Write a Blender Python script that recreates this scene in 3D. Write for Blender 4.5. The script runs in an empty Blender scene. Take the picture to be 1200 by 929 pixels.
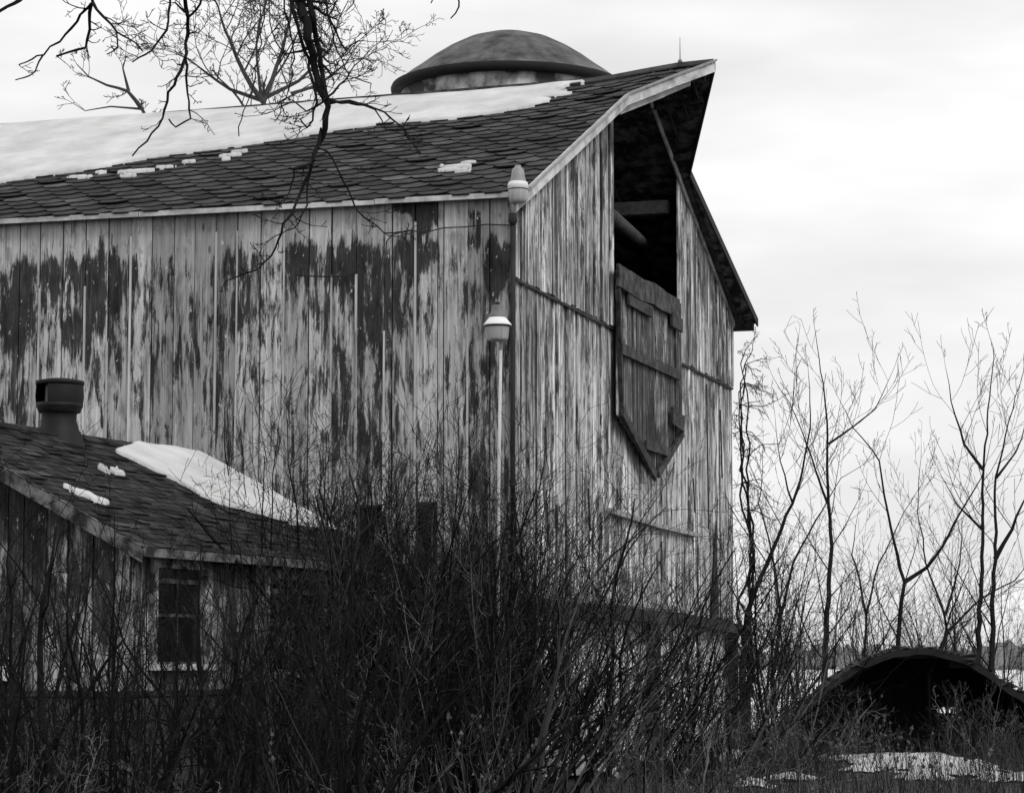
import bpy, math, random
from mathutils import Vector, Matrix, noise
R = math.radians
SC = bpy.context.scene
COL = SC.collection

# ------------------------------------------------------------------ camera, sky, sun
EYE = 1.5; F = 3000.0; CX = 600.0; CY = 464.5; HOR = 770.0
PITCH = math.atan((HOR - CY) / F)
cam_d = bpy.data.cameras.new('camera'); cam = bpy.data.objects.new('camera', cam_d); COL.objects.link(cam)
cam.location = (0, 0, EYE); cam.rotation_euler = (R(90) + PITCH, 0, 0)
cam_d.sensor_width = 36; cam_d.lens = 90; cam_d.clip_start = 0.1; cam_d.clip_end = 3000
SC.camera = cam
SC.view_settings.view_transform = 'Standard'; SC.view_settings.look = 'None'
SC.view_settings.gamma = 1; SC.view_settings.exposure = 0.34; SC.view_settings.use_curve_mapping = False

SUN_EL, SUN_AZ = 38, 140            # azimuth clockwise from the viewing direction
w = bpy.data.worlds.new('World'); SC.world = w; w.use_nodes = True
nt = w.node_tree; nt.nodes.clear()
def N(nt, t, **k):
    n = nt.nodes.new(t)
    for a, b in k.items(): setattr(n, a, b)
    return n
sky = N(nt, 'ShaderNodeTexSky', sky_type='NISHITA'); sky.sun_disc = False
sky.sun_elevation = R(SUN_EL); sky.sun_rotation = R(SUN_AZ)
bw = N(nt, 'ShaderNodeRGBToBW'); nt.links.new(sky.outputs[0], bw.inputs[0])
tc = N(nt, 'ShaderNodeTexCoord'); mp = N(nt, 'ShaderNodeMapping'); mp.inputs['Scale'].default_value = (1.6, 1.6, 6.5)
mp.inputs['Location'].default_value = (3.1, 0.4, 1.15)
nt.links.new(tc.outputs['Generated'], mp.inputs[0])
nz = N(nt, 'ShaderNodeTexNoise'); nz.inputs['Scale'].default_value = 1.7; nz.inputs['Detail'].default_value = 5; nz.inputs['Roughness'].default_value = .5
nt.links.new(mp.outputs[0], nz.inputs[0])
mr = N(nt, 'ShaderNodeMapRange', interpolation_type='SMOOTHSTEP')
for i, v in ((1, .33), (2, .62), (3, 6.5), (4, 9.0)): mr.inputs[i].default_value = v
nt.links.new(nz.outputs[0], mr.inputs[0])
mxw = N(nt, 'ShaderNodeMix', data_type='RGBA'); mxw.inputs[0].default_value = .9
nt.links.new(bw.outputs[0], mxw.inputs[6]); nt.links.new(mr.outputs[0], mxw.inputs[7])
bg = N(nt, 'ShaderNodeBackground'); bg.inputs[1].default_value = .1
nt.links.new(mxw.outputs[2], bg.inputs[0])
wo = N(nt, 'ShaderNodeOutputWorld'); nt.links.new(bg.outputs[0], wo.inputs[0])
sun_d = bpy.data.lights.new('sun', 'SUN'); sun_d.energy = .9; sun_d.angle = R(14); sun_d.color = (1, .99, .98)
sun = bpy.data.objects.new('sun', sun_d); COL.objects.link(sun)
sd = Vector((math.sin(R(SUN_AZ)) * math.cos(R(SUN_EL)), math.cos(R(SUN_AZ)) * math.cos(R(SUN_EL)), math.sin(R(SUN_EL))))
sun.rotation_euler = sd.to_track_quat('Z', 'Y').to_euler(); sun.location = (0, 0, 40)

# ------------------------------------------------------------------ helpers
rng = random.Random(7)
def ray(px, py):
    d = Vector(((px - CX), F, -(py - CY)))
    c, s = math.cos(PITCH), math.sin(PITCH)
    return Vector((d.x, d.y * c - d.z * s, d.y * s + d.z * c))
def at(px, py, Y):                     # world point seen at a photo pixel, at distance Y
    d = ray(px, py); return Vector((0, 0, EYE)) + d * (Y / d.y)

class Frame:
    def __init__(s, loc, heading):
        s.loc = Vector(loc); s.rz = R(90) - heading
        s.M = Matrix.Translation(s.loc) @ Matrix.Rotation(s.rz, 4, 'Z'); s.I = s.M.inverted()
    def ray(s, px, py):
        o = s.I @ Vector((0, 0, EYE)); d = s.I.to_3x3() @ ray(px, py); return o, d
    def hit(s, px, py, n, k):          # plane n.p = k, local
        o, d = s.ray(px, py); n = Vector(n); t = (k - n.dot(o)) / n.dot(d); return o + d * t

class MB:
    def __init__(s): s.v = []; s.f = []; s.a = []; s.m = []
    def face(s, idx, a=0.0, m=0): s.f.append(idx); s.a.append(a); s.m.append(m)
    def prism(s, poly, ext, a=0.0, m=0, mside=None):   # poly: list of Vector; ext: Vector offset
        b = len(s.v); n = len(poly); ms = m if mside is None else mside
        s.v += [tuple(p) for p in poly] + [tuple(Vector(p) + ext) for p in poly]
        s.face(tuple(range(b, b + n)), a, m); s.face(tuple(range(b + 2 * n - 1, b + n - 1, -1)), a, ms)
        for i in range(n):
            j = (i + 1) % n; s.face((b + j, b + i, b + n + i, b + n + j), a, ms)
    def box(s, x0, x1, y0, y1, z0, z1, a=0.0, m=0):
        s.prism([Vector((x0, y0, z0)), Vector((x1, y0, z0)), Vector((x1, y1, z0)), Vector((x0, y1, z0))], Vector((0, 0, z1 - z0)), a, m)
    def beam(s, p, q, wd, th, up=Vector((0, 0, 1)), a=0.0, m=0):
        p = Vector(p); q = Vector(q); d = (q - p).normalized(); x = d.cross(up)
        if x.length < 1e-4: x = d.cross(Vector((1, 0, 0)))
        x.normalize(); y = x.cross(d).normalized()
        pl = [p + x * sx * th / 2 + y * sy * wd / 2 for sx, sy in ((-1, -1), (1, -1), (1, 1), (-1, 1))]
        s.prism(pl, q - p, a, m)
    def tube(s, pts, rad, sides=4, a=0.0, m=0, cap=False):
        n = len(pts)
        if n < 2: return
        b = len(s.v); t = (pts[1] - pts[0]).normalized()
        x = t.cross(Vector((.3, .2, .93)))
        if x.length < .05: x = t.cross(Vector((1, 0, 0)))
        x.normalize()
        for i in range(n):
            t = (pts[min(i + 1, n - 1)] - pts[max(i - 1, 0)])
            if t.length > 1e-9: t.normalize()
            x = (x - t * x.dot(t))
            if x.length < 1e-6: x = t.orthogonal()
            x.normalize(); y = t.cross(x)
            for k in range(sides):
                an = 2 * math.pi * k / sides
                s.v.append(tuple(pts[i] + (x * math.cos(an) + y * math.sin(an)) * rad[i]))
        for i in range(n - 1):
            for k in range(sides):
                k2 = (k + 1) % sides
                s.face((b + i * sides + k, b + i * sides + k2, b + (i + 1) * sides + k2, b + (i + 1) * sides + k), a, m)
        if cap:
            s.face(tuple(b + k for k in range(sides))[::-1], a, m); s.face(tuple(b + (n - 1) * sides + k for k in range(sides)), a, m)
    def lathe(s, prof, c=Vector((0, 0, 0)), n=24, a=0.0, m=0, axis='Z', a0=0, a1=2 * math.pi, closed=True):
        b = len(s.v); cnt = n if closed else n + 1
        for r_, z_ in prof:
            for k in range(cnt):
                an = a0 + (a1 - a0) * k / n
                p = Vector((math.cos(an) * r_, math.sin(an) * r_, z_))
                if axis == 'Y': p = Vector((p.x, z_, p.y))
                if axis == 'X': p = Vector((z_, p.x, p.y))
                s.v.append(tuple(p + c))
        for i in range(len(prof) - 1):
            for k in range(n):
                k2 = (k + 1) % cnt
                s.face((b + i * cnt + k, b + i * cnt + k2, b + (i + 1) * cnt + k2, b + (i + 1) * cnt + k), a, m)
    def build(s, name, mats, parent=None, smooth=False):
        me = bpy.data.meshes.new(name); me.from_pydata(s.v, [], s.f)
        at_ = me.attributes.new('rnd', 'FLOAT', 'FACE'); at_.data.foreach_set('value', s.a)
        if not isinstance(mats, (list, tuple)): mats = [mats]
        for m in mats: me.materials.append(m)
        me.polygons.foreach_set('material_index', s.m)
        if smooth: me.polygons.foreach_set('use_smooth', [True] * len(me.polygons))
        me.update()
        o = bpy.data.objects.new(name, me); COL.objects.link(o)
        if parent: o.parent = parent
        return o
def tag(o, label=None, cat=None, group=None, kind=None):
    if label: o['label'] = label
    if cat: o['category'] = cat
    if group: o['group'] = group
    if kind: o['kind'] = kind
    return o
def empty(name, loc=(0, 0, 0), rz=0, label=None, cat=None, group=None):
    o = bpy.data.objects.new(name, None); COL.objects.link(o); o.location = loc; o.rotation_euler = (0, 0, rz)
    o.empty_display_size = .3
    return tag(o, label, cat, group)
V = Vector

# ------------------------------------------------------------------ materials (all greys: the place is photographed in black and white)
def mat(name):
    m = bpy.data.materials.new(name); m.use_nodes = True; t = m.node_tree
    b = t.nodes['Principled BSDF']; return m, t, b
def g(v): return (v, v, v, 1)
def mth(t, op, a, b=None, c=None, clamp=False):
    n = N(t, 'ShaderNodeMath', operation=op, use_clamp=clamp)
    for i, x in enumerate((a, b, c)):
        if x is None: continue
        if hasattr(x, 'links') or hasattr(x, 'is_linked'): t.links.new(x, n.inputs[i])
        else: n.inputs[i].default_value = x
    return n.outputs[0]
def rng_map(t, x, a, b, c, d, smooth=False):
    n = N(t, 'ShaderNodeMapRange'); n.clamp = True
    if smooth: n.interpolation_type = 'SMOOTHSTEP'
    t.links.new(x, n.inputs[0])
    for i, v in ((1, a), (2, b), (3, c), (4, d)): n.inputs[i].default_value = v
    return n.outputs[0]
def lerp(t, f, a, b):
    n = N(t, 'ShaderNodeMix', data_type='FLOAT')
    for i, x in ((0, f), (2, a), (3, b)):
        if isinstance(x, (int, float)): n.inputs[i].default_value = x
        else: t.links.new(x, n.inputs[i])
    return n.outputs[0]
def nzt(t, vec, scale, det=4, rough=.55, dim='3D', wv=None, dist=0):
    n = N(t, 'ShaderNodeTexNoise', noise_dimensions=dim)
    n.inputs['Scale'].default_value = scale; n.inputs['Detail'].default_value = det; n.inputs['Roughness'].default_value = rough
    n.inputs['Distortion'].default_value = dist
    t.links.new(vec, n.inputs['Vector'])
    if wv is not None: t.links.new(wv, n.inputs['W'])
    return n.outputs[0]
def vec(t, src, scale=(1, 1, 1), loc=(0, 0, 0)):
    m = N(t, 'ShaderNodeMapping'); m.inputs['Scale'].default_value = scale; m.inputs['Location'].default_value = loc
    t.links.new(src, m.inputs[0]); return m.outputs[0]
def oc(t): return N(t, 'ShaderNodeTexCoord').outputs['Object']
def rnd(t): return N(t, 'ShaderNodeAttribute', attribute_name='rnd').outputs['Fac']
def bump(t, b, h, s=.4, d=.01):
    n = N(t, 'ShaderNodeBump'); n.inputs['Strength'].default_value = s; n.inputs['Distance'].default_value = d
    t.links.new(h, n.inputs['Height']); t.links.new(n.outputs[0], b.inputs['Normal'])
def setcol(t, b, x):
    c = N(t, 'ShaderNodeCombineColor')
    for i in range(3): t.links.new(x, c.inputs[i])
    t.links.new(c.outputs[0], b.inputs['Base Color'])

def painted_boards(name, paint=.45, wood=.17, dark=.025, cover=((2, .5), (5, .45), (6.2, .4), (6.9, .75)), darkb=((2, .5), (5, .45), (6.2, .4), (6.9, .75)), seed=0, fleck=.5, streak=1.0, fine=1.0, soft=(1.6, .2), mgk=.62, blot=4.0, spots=(), gapv=.35):
    """weathered paint on vertical boards: paint cover and mould depend on height on the wall"""
    m, t, b = mat(name); o = oc(t); r = rnd(t); b.inputs['Roughness'].default_value = .85; b.inputs['Specular IOR Level'].default_value = .25
    sp = N(t, 'ShaderNodeSeparateXYZ'); t.links.new(o, sp.inputs[0]); z = sp.outputs[2]
    w_ = mth(t, 'MULTIPLY_ADD', r, 37.0, float(seed))
    def curve(pts):
        c = N(t, 'ShaderNodeFloatCurve'); zz = mth(t, 'DIVIDE', z, 10.0); t.links.new(zz, c.inputs['Value'])
        cv = c.mapping.curves[0]
        for i, (a_, v_) in enumerate(pts):
            if i < 2: cv.points[i].location = (a_ / 10, v_)
            else: cv.points.new(a_ / 10, v_)
        c.mapping.update(); return c.outputs[0]
    grain = nzt(t, vec(t, o, (46, 46, 1.3)), 1, 5, .65, '4D', w_)
    strk = nzt(t, vec(t, o, (13 * fine, 13 * fine, .55)), 1, 5, .6, '4D', w_)
    patch = nzt(t, vec(t, o, (7 * fine, 7 * fine, 2.0)), 1, 9, .68, '4D', w_, .6)
    wsh = nzt(t, vec(t, o, (.9, .9, .5), (seed, 0, 0)), 1, 3, .5)
    pc = curve(cover)
    pm = mth(t, 'ADD', mth(t, 'MULTIPLY', patch, .55), mth(t, 'MULTIPLY', strk, .45 * streak + 0.0))
    pm = mth(t, 'ADD', pm, mth(t, 'MULTIPLY', mth(t, 'SUBTRACT', wsh, .5), .25))
    pm = mth(t, 'SUBTRACT', pm, mth(t, 'SUBTRACT', 1.0, pc))
    pm = mth(t, 'ADD', pm, mth(t, 'MULTIPLY', mth(t, 'SUBTRACT', grain, .5), .22))
    painted = rng_map(t, pm, -.06, .08, 0, 1, True)
    # bare wood tone, with grain and per-board variation
    wd = mth(t, 'MULTIPLY', mth(t, 'MULTIPLY_ADD', grain, 1.9, .05), wood)
    wd = mth(t, 'MULTIPLY', wd, mth(t, 'MULTIPLY_ADD', r, 1.1, .45))
    pt = mth(t, 'MULTIPLY', mth(t, 'MULTIPLY_ADD', grain, 1.7, .12), paint)
    pt = mth(t, 'MULTIPLY', pt, mth(t, 'MULTIPLY_ADD', wsh, .8, .6))
    pt = mth(t, 'MULTIPLY', pt, mth(t, 'MULTIPLY_ADD', strk, soft[0], soft[1]))
    pt = mth(t, 'MULTIPLY', pt, mth(t, 'MULTIPLY_ADD', r, .6, .7))
    col = lerp(t, painted, wd, pt)
    # weathered mid-grey patches, then dark mould patches
    mg = nzt(t, vec(t, o, (9, 9, 2.6), (seed, 7, 1)), 1, 8, .7, '4D', mth(t, 'MULTIPLY', w_, .6), .8)
    col = lerp(t, mth(t, 'MULTIPLY', rng_map(t, mg, .50, .60, 0, 1, True), mgk), col, .085)
    dm = nzt(t, vec(t, o, (blot, blot, 1.5), (seed * 3, 5, 2)), 1, 9, .72, '4D', mth(t, 'MULTIPLY', w_, .35), .35)
    dm = mth(t, 'ADD', dm, mth(t, 'MULTIPLY', mth(t, 'SUBTRACT', grain, .5), -.16))
    big = nzt(t, vec(t, o, (.8, .8, .45), (seed, 2, 2)), 1, 3, .5)
    dm = mth(t, 'ADD', dm, mth(t, 'MULTIPLY', mth(t, 'SUBTRACT', big, .5), .35))
    for (sy_, sz_, ry_, rz_, k_) in spots:
        dy = mth(t, 'DIVIDE', mth(t, 'SUBTRACT', sp.outputs[1], sy_), ry_); dz = mth(t, 'DIVIDE', mth(t, 'SUBTRACT', z, sz_), rz_)
        d2 = mth(t, 'ADD', mth(t, 'MULTIPLY', dy, dy), mth(t, 'MULTIPLY', dz, dz))
        dm = mth(t, 'ADD', dm, mth(t, 'MULTIPLY', rng_map(t, d2, 0, 1, 1, 0, True), k_))
    dmm = rng_map(t, mth(t, 'SUBTRACT', dm, mth(t, 'SUBTRACT', 1.0, curve(darkb))), -.04, .055, 0, 1, True)
    dmm = mth(t, 'MULTIPLY', dmm, rng_map(t, grain, .28, .45, .6, 1))
    dv = rng_map(t, nzt(t, vec(t, o, (5, 5, 3), (2, 1, seed)), 1, 5, .6), .35, .7, dark * .5, dark * 5.5)
    dv = mth(t, 'MULTIPLY', dv, rng_map(t, grain, .3, .7, .35, 1.9))
    col = lerp(t, mth(t, 'MULTIPLY', dmm, .95), col, dv)
    # white flakes of old paint
    fl = nzt(t, vec(t, o, (15, 15, 6), (9, 1, 4 + seed)), 1, 6, .7)
    fl = mth(t, 'ADD', fl, mth(t, 'MULTIPLY', dmm, .035))
    flm = mth(t, 'MULTIPLY', rng_map(t, fl, .66, .69, 0, 1), fleck)
    col = lerp(t, flm, col, .7)
    # knots
    kn = N(t, 'ShaderNodeTexVoronoi'); kn.inputs['Scale'].default_value = 1; t.links.new(vec(t, o, (4.5, 4.5, 1.5), (seed, 0, 0)), kn.inputs['Vector'])
    km = rng_map(t, kn.outputs['Distance'], .06, .1, .7, 0)
    col = lerp(t, km, col, .04)
    setcol(t, b, col)
    bump(t, b, mth(t, 'ADD', mth(t, 'MULTIPLY', painted, .5), grain), .6, .006)
    return m
def simple(name, lo, hi, scale=(4, 4, 4), rough=.8, det=6, bmp=.4, attr=.0, contrast=(.3, .7), spec=.3, metal=0, bd=.01):
    m, t, b = mat(name); o = oc(t); n = nzt(t, vec(t, o, scale), 1, det, .62)
    c = rng_map(t, n, contrast[0], contrast[1], lo, hi)
    if attr: c = mth(t, 'MULTIPLY', c, mth(t, 'MULTIPLY_ADD', rnd(t), attr, 1 - attr / 2))
    setcol(t, b, c); b.inputs['Roughness'].default_value = rough; b.inputs['Specular IOR Level'].default_value = spec
    b.inputs['Metallic'].default_value = metal
    if bmp: bump(t, b, n, bmp, bd)
    return m
M = {}
_fr = Frame(at(601, 770, 30.0) - V((0, 0, EYE)), math.atan(878 / math.hypot(F, HOR - CY)))
def _sp(px, py, rx, ry, k): p = _fr.hit(px, py, (1, 0, 0), 0); return (p.y, p.z, rx, ry, k)
SPOTS = [_sp(480, 236, .30, .22, .34), _sp(500, 246, .24, .34, .34), _sp(556, 268, .16, .36, .26), _sp(580, 310, .18, .5, .2), _sp(490, 290, .3, .4, .15), _sp(395, 300, .5, .5, .10), _sp(120, 320, .5, .6, .10), _sp(20, 350, .25, .9, .12), _sp(350, 300, .25, .4, .12)]
M['side'] = painted_boards('side_boards', .44, .21, .005,
    cover=((0, .60), (4.2, .62), (5.0, .60), (6.0, .56), (6.35, .66), (6.7, .95), (10, .95)),
    darkb=((0, .47), (4.2, .475), (5.0, .485), (5.8, .515), (6.3, .51), (6.6, .38), (10, .38)), seed=3, fleck=.7, blot=9.5, spots=SPOTS, soft=(1.0, .5), mgk=.45)
M['gable'] = painted_boards('gable_boards', .64, .12, .012,
    cover=((0, .52), (3, .55), (4.5, .54), (6, .5), (7, .5), (8, .5), (10, .5)),
    darkb=((0, .47), (3, .46), (6, .44), (7, .46), (10, .46)), seed=11, fleck=.25, fine=1.4, blot=5)
M['shed'] = painted_boards('shed_boards', .38, .05, .008,
    cover=((0, .5), (1, .50), (2, .52), (3, .45), (10, .45)), darkb=((0, .5), (1, .48), (2, .5), (3, .55), (10, .55)), seed=21, fleck=.5)
M['door'] = painted_boards('door_boards', .42, .06, .008,
    cover=((0, .45), (10, .47)), darkb=((0, .46), (10, .46)), seed=31, fleck=.15, fine=1.6)
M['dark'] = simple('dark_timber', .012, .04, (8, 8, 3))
M['pole_in'] = simple('loft_pole', .03, .12, (6, 6, 6))
M['beam'] = simple('weathered_beam', .12, .38, (9, 9, 9), attr=.4)
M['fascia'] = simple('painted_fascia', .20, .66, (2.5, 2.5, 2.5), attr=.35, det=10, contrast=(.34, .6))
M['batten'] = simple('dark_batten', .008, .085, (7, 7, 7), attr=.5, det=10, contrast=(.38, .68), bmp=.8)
M['shingle'] = simple('asphalt_shingle', .010, .062, (3, 3, 3), .9, attr=1.0, spec=.2)
M['shingle_edge_shade'] = simple('shingle_edge_shade', .004, .012, (9, 9, 9), .95, spec=.1)  # side faces darkened to paint shadow lines between the courses
M['snow'] = simple('snow', .44, .68, (1.5, 1.5, 1.5), .7, bmp=.5, bd=.03)
M['rust'] = simple('dark_rusty_metal', .003, .012, (5, 5, 5), .6, attr=.3)
M['domemetal'] = simple('weathered_dome_metal', .010, .13, (2.2, 2.2, 1.0), .6, det=10, contrast=(.36, .66), bmp=.8, bd=.05)
M['silo'] = simple('silo_wall', .05, .6, (1.6, 1.6, 1.2), .8, contrast=(.45, .62))
M['rim'] = simple('dome_rim', .008, .02, (3, 3, 3), .8)
M['block'] = simple('foundation_block', .03, .09, (3, 3, 6), .9)
M['galv'] = simple('galvanised', .22, .34, (9, 9, 9), .5, attr=0, spec=.4)
M['galvdark'] = simple('dull_grey_metal', .1, .2, (9, 9, 9), .6)
M['whitemetal'] = simple('white_enamel', .78, .84, (5, 5, 5), .4, bmp=0)
M['lens'] = simple('ribbed_lens', .34, .46, (30, 30, 3), .25, spec=.6)
M['pole'] = simple('pale_pole', .45, .65, (20, 20, 2), .6)
M['bark'] = simple('dark_bark', .006, .022, (12, 12, 12), .9, spec=.1)
M['twig'] = simple('brush_twig', .008, .05, (3, 3, 3), .9, attr=1.2, spec=.1)
m, t, b = mat('brush_twig'); b.inputs['Roughness'].default_value = .9; b.inputs['Specular IOR Level'].default_value = .1
setcol(t, b, rng_map(t, mth(t, 'POWER', rnd(t), 4.0), 0, 1, .003, .15)); M['twig'] = m
m, t, b = mat('low_twig'); b.inputs['Roughness'].default_value = .9; b.inputs['Specular IOR Level'].default_value = .1
setcol(t, b, rng_map(t, mth(t, 'POWER', rnd(t), 2.0), 0, 1, .01, .24)); M['lowtwig'] = m
M['canes'] = simple('dark_cane', .004, .018, (5, 5, 5), .9, attr=.8, spec=.1)
M['hazebark'] = simple('hazed_bark', .045, .09, (3, 3, 3), .9, spec=.1)  # bark lightened to paint the haze of distance
M['sapling'] = simple('sapling_bark', .012, .04, (3, 3, 3), .9, spec=.1, attr=.6)
M['grass'] = simple('dead_grass', .008, .055, (2, 2, 2), .9, attr=1.5, contrast=(.35, .75), spec=.1)
M['weed'] = simple('weed_stem', .02, .12, (2, 2, 2), .9, attr=1.0, spec=.1)
M['glass'] = simple('window_glass', .006, .012, (3, 3, 3), .15, bmp=0, spec=.5)
M['paper'] = simple('pale_panel', .6, .75, (3, 3, 3), .7)
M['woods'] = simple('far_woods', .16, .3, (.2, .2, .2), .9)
m, t, b = mat('ground'); o = oc(t)
n1 = nzt(t, vec(t, o, (.55, .55, .55)), 1, 7, .62); n2 = nzt(t, vec(t, o, (6, 6, 6)), 1, 8, .7)
sp = N(t, 'ShaderNodeSeparateXYZ'); t.links.new(o, sp.inputs[0])
far = rng_map(t, sp.outputs[1], 46, 62, .0, .33)
sn = rng_map(t, mth(t, 'ADD', n1, far), .66, .70, 0, 1)
setcol(t, b, lerp(t, sn, rng_map(t, n2, .3, .7, .015, .075), .8)); b.inputs['Roughness'].default_value = .95
bump(t, b, n2, .8, .05); M['ground'] = m

# ------------------------------------------------------------------ ground
mb = MB()
xs = [-1500, -400, -120, -60] + [-40 + i * 1.0 for i in range(81)] + [60, 120, 400, 1500]
ys = [-400, -60, -15] + [i * 1.0 for i in range(0, 90)] + [120, 200, 400, 900, 2500]
def gz(x, y):
    if abs(x) > 39 or y < 0 or y > 89: return 0
    m_ = .38 * math.exp(-((y - 28.2) / 1.5) ** 2) * max(0, min(1, (x + 2.9) * 2)) * max(0, min(1, (1.4 - x) * 2))
    return m_ + .10 * noise.noise(V((x * .25, y * .25, 3))) + .05 * noise.noise(V((x * .9, y * .9, 1)))
for y in ys:
    for x in xs: mb.v.append((x, y, gz(x, y)))
nx = len(xs)
for j in range(len(ys) - 1):
    for i in range(nx - 1):
        mb.face((j * nx + i, j * nx + i + 1, (j + 1) * nx + i + 1, (j + 1) * nx + i))
tag(mb.build('ground', M['ground'], smooth=True), kind='structure')

# ------------------------------------------------------------------ barn
A = math.atan(878 / math.hypot(F, HOR - CY))
BF = Frame(at(601, 770, 30.0) - V((0, 0, EYE)), A)
W_, L_ = 13.1, 22.0
ZE = 7.03                                    # roof surface height above the near wall
apex = BF.hit(777, 81, (1, 0, 0), W_ / 2)
ZR = apex.z
SL = (ZR - ZE) / (W_ / 2)
RX = .13
def roofz(x): return ZE + SL * (x if x <= W_ / 2 else W_ - x) + RX * max(0, x - W_ / 2) / (W_ / 2)
print('barn', BF.loc, 'ridge', ZR, 'slope', SL, 'apex v', apex.y)
barn = empty('barn', BF.loc, BF.rz, 'huge weathered board barn with peeling paint, dark shingled roof and open hay loft', 'barn')
def side(px, py): p = BF.hit(px, py, (1, 0, 0), 0); return p.y, p.z
def gab(px, py, v=0): p = BF.hit(px, py, (0, 1, 0), v); return p.x, p.z
def rf(px, py): return BF.hit(px, py, (-SL, 0, 1), ZE)

def boards(mb, a0, a1, zb, zt, to3, openings=(), wmin=.24, wmax=.34, proud=0.0, th=.025, gap=.010, seams=(), jit=.004, breaks=(), light_bat=0.0, ragb=0.0):
    """vertical boards between a0..a1; zb/zt functions of a; to3(a, depth, z) gives the local point"""
    a = a0
    while a < a1 - .01:
        wd = rng.uniform(wmin, wmax)
        nxt = a + wd
        for br in breaks:
            if a < br - .02 and nxt > br - .06: nxt = br
        if a1 - nxt < wmin * .5: nxt = a1
        nxt = min(nxt, a1)
        e0, e1 = a + gap * rng.uniform(.2, 1), nxt - gap * rng.uniform(.2, 1)
        mid = (a + nxt) / 2
        holes = sorted([(z0, z1) for (o0, o1, z0, z1) in openings if o0 - .01 < mid < o1 + .01])
        spans = []; lo = 'b'
        cur = None
        for (h0, h1) in holes:
            spans.append((cur, h0)); cur = h1
        spans.append((cur, None))
        r_ = rng.random(); pr = proud + rng.uniform(-jit, jit)
        tilt = rng.uniform(-jit, jit)
        rb = rng.uniform(-ragb, ragb)
        for (s0, s1) in spans:
            zb0, zb1 = (zb(e0) + rb, zb(e1) + rb) if s0 is None else (s0, s0)
            zt0, zt1 = (zt(e0), zt(e1)) if s1 is None else (s1, s1)
            if min(zt0, zt1) - max(zb0, zb1) < -.5: continue
            poly = [to3(e0, pr, zb0), to3(e1, pr + tilt, zb1), to3(e1, pr + tilt, zt1), to3(e0, pr, zt0)]
            ext = to3(0, -th, 0) - to3(0, 0, 0)
            mb.prism(poly, ext, r_, 0)
            # dark strip behind the gap
            if (s0 is None or s1 is None) or True:
                g0, g1 = nxt - .05, min(nxt + .05, a1)
                inop = any(o0 - .05 < nxt < o1 + .05 for (o0, o1, _, _) in openings)
                if not inop and s0 is None and s1 is None:
                    zz0 = zb(nxt) + ragb; zz1 = min(zt(g0), zt(g1))
                    if zz1 > zz0: mb.prism([to3(g0, pr - th - .02, zz0), to3(g1, pr - th - .02, zz0), to3(g1, pr - th - .02, zz1), to3(g0, pr - th - .02, zz1)], to3(0, -.01, 0) - to3(0, 0, 0), 0, 1)
            if light_bat and rng.random() < light_bat:
                bz0 = zb(nxt) ; bz1 = zt(nxt) - rng.choice([.3, .9, 1.6])
                bw_ = rng.uniform(.008, .014)
                mb.prism([to3(nxt - bw_, pr + .018, bz0), to3(nxt + bw_, pr + .018, bz0), to3(nxt + bw_, pr + .018, bz1), to3(nxt - bw_, pr + .018, bz1)], to3(0, -.02, 0) - to3(0, 0, 0), rng.uniform(.7, 1), 2)
        a = nxt
M['shedtrim'] = simple('peeling_trim', .02, .17, (6, 6, 6), attr=.4, contrast=(.4, .62))
M['wintrim'] = simple('peeling_window_trim', .04, .42, (7, 7, 4), attr=.4, det=10, contrast=(.42, .6))
M['lightbat'] = simple('pale_batten', .25, .6, (9, 9, 1), attr=.4)

# near side wall (x = 0 plane, boards run along y)
to_side = lambda a, d, z: V((-d, a, z))
dz1 = side(416, 592); dz2 = side(449, 660); dz3 = side(486, 588); dz4 = side(512, 672)
ops = [(dz2[0], dz1[0], dz2[1], dz1[1]), (dz4[0], dz3[0], dz4[1], dz3[1])]
mb = MB()
brks = [x for o_ in ops for x in o_[:2]]
boards(mb, 0, L_, lambda a: .55, lambda a: ZE - .04, to_side, ops, .27, .32, breaks=brks, light_bat=.45, gap=.014)
wall_side = mb.build('wall', [M['side'], M['dark'], M['lightbat']], barn)
wall_side['label'] = 'long side wall of wide peeling vertical boards'
for o_ in ops:
    mb = MB(); c0, c1, z0, z1 = o_
    for (p0, p1, q0, q1) in ((c0 + .002, c0 + .03, z0, z1), (c1 - .03, c1 - .002, z0, z1), (c0 + .03, c1 - .03, z1 - .03, z1 - .003), (c0 + .03, c1 - .03, (z0 + z1) / 2, (z0 + z1) / 2 + .03)):
        mb.box(.0, .05, p0, p1, q0, q1, rng.random())
    fr = mb.build('window', M['dark'], barn)
    mb = MB(); mb.box(.07, .09, c0, c1, z0, z1); mb.build('pane', M['glass'], fr)
# frieze board and eave trim
mb = MB()
mb = MB()
mb.v = []
a = -.15
while a < L_:
    n_ = a + rng.uniform(1.8, 3.6); dzj = rng.uniform(-.006, .006)
    mb.box(-.155, -.132, a, min(n_, L_) - .01, ZE - .125 + dzj, ZE - .062 + dzj, rng.random()); a = n_
mb.build('eave_trim', M['fascia'], barn)
# foundation and far walls
mb = MB(); mb.box(.03, .4, .4, L_, -.2, .55); mb.box(.4, W_, L_ - .4, L_ - .02, -.2, .55); mb.box(W_ - .4, W_, .4, L_ - .4, -.2, .55)
mb.build('foundation', M['block'], barn)
mb = MB(); boards(mb, 0, L_, lambda a: .5, lambda a: ZE - .06, lambda a, d, z: V((W_ + d, a, z)), (), .25, .34)
w2 = mb.build('wall', [M['side'], M['dark'], M['lightbat']], barn)
mb = MB(); boards(mb, 0, W_, lambda a: .5, lambda a: roofz(a) - .08, lambda a, d, z: V((a, L_ + d, z)), (), .25, .34)
w3 = mb.build('wall', [M['gable'], M['dark'], M['lightbat']], barn)
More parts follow.
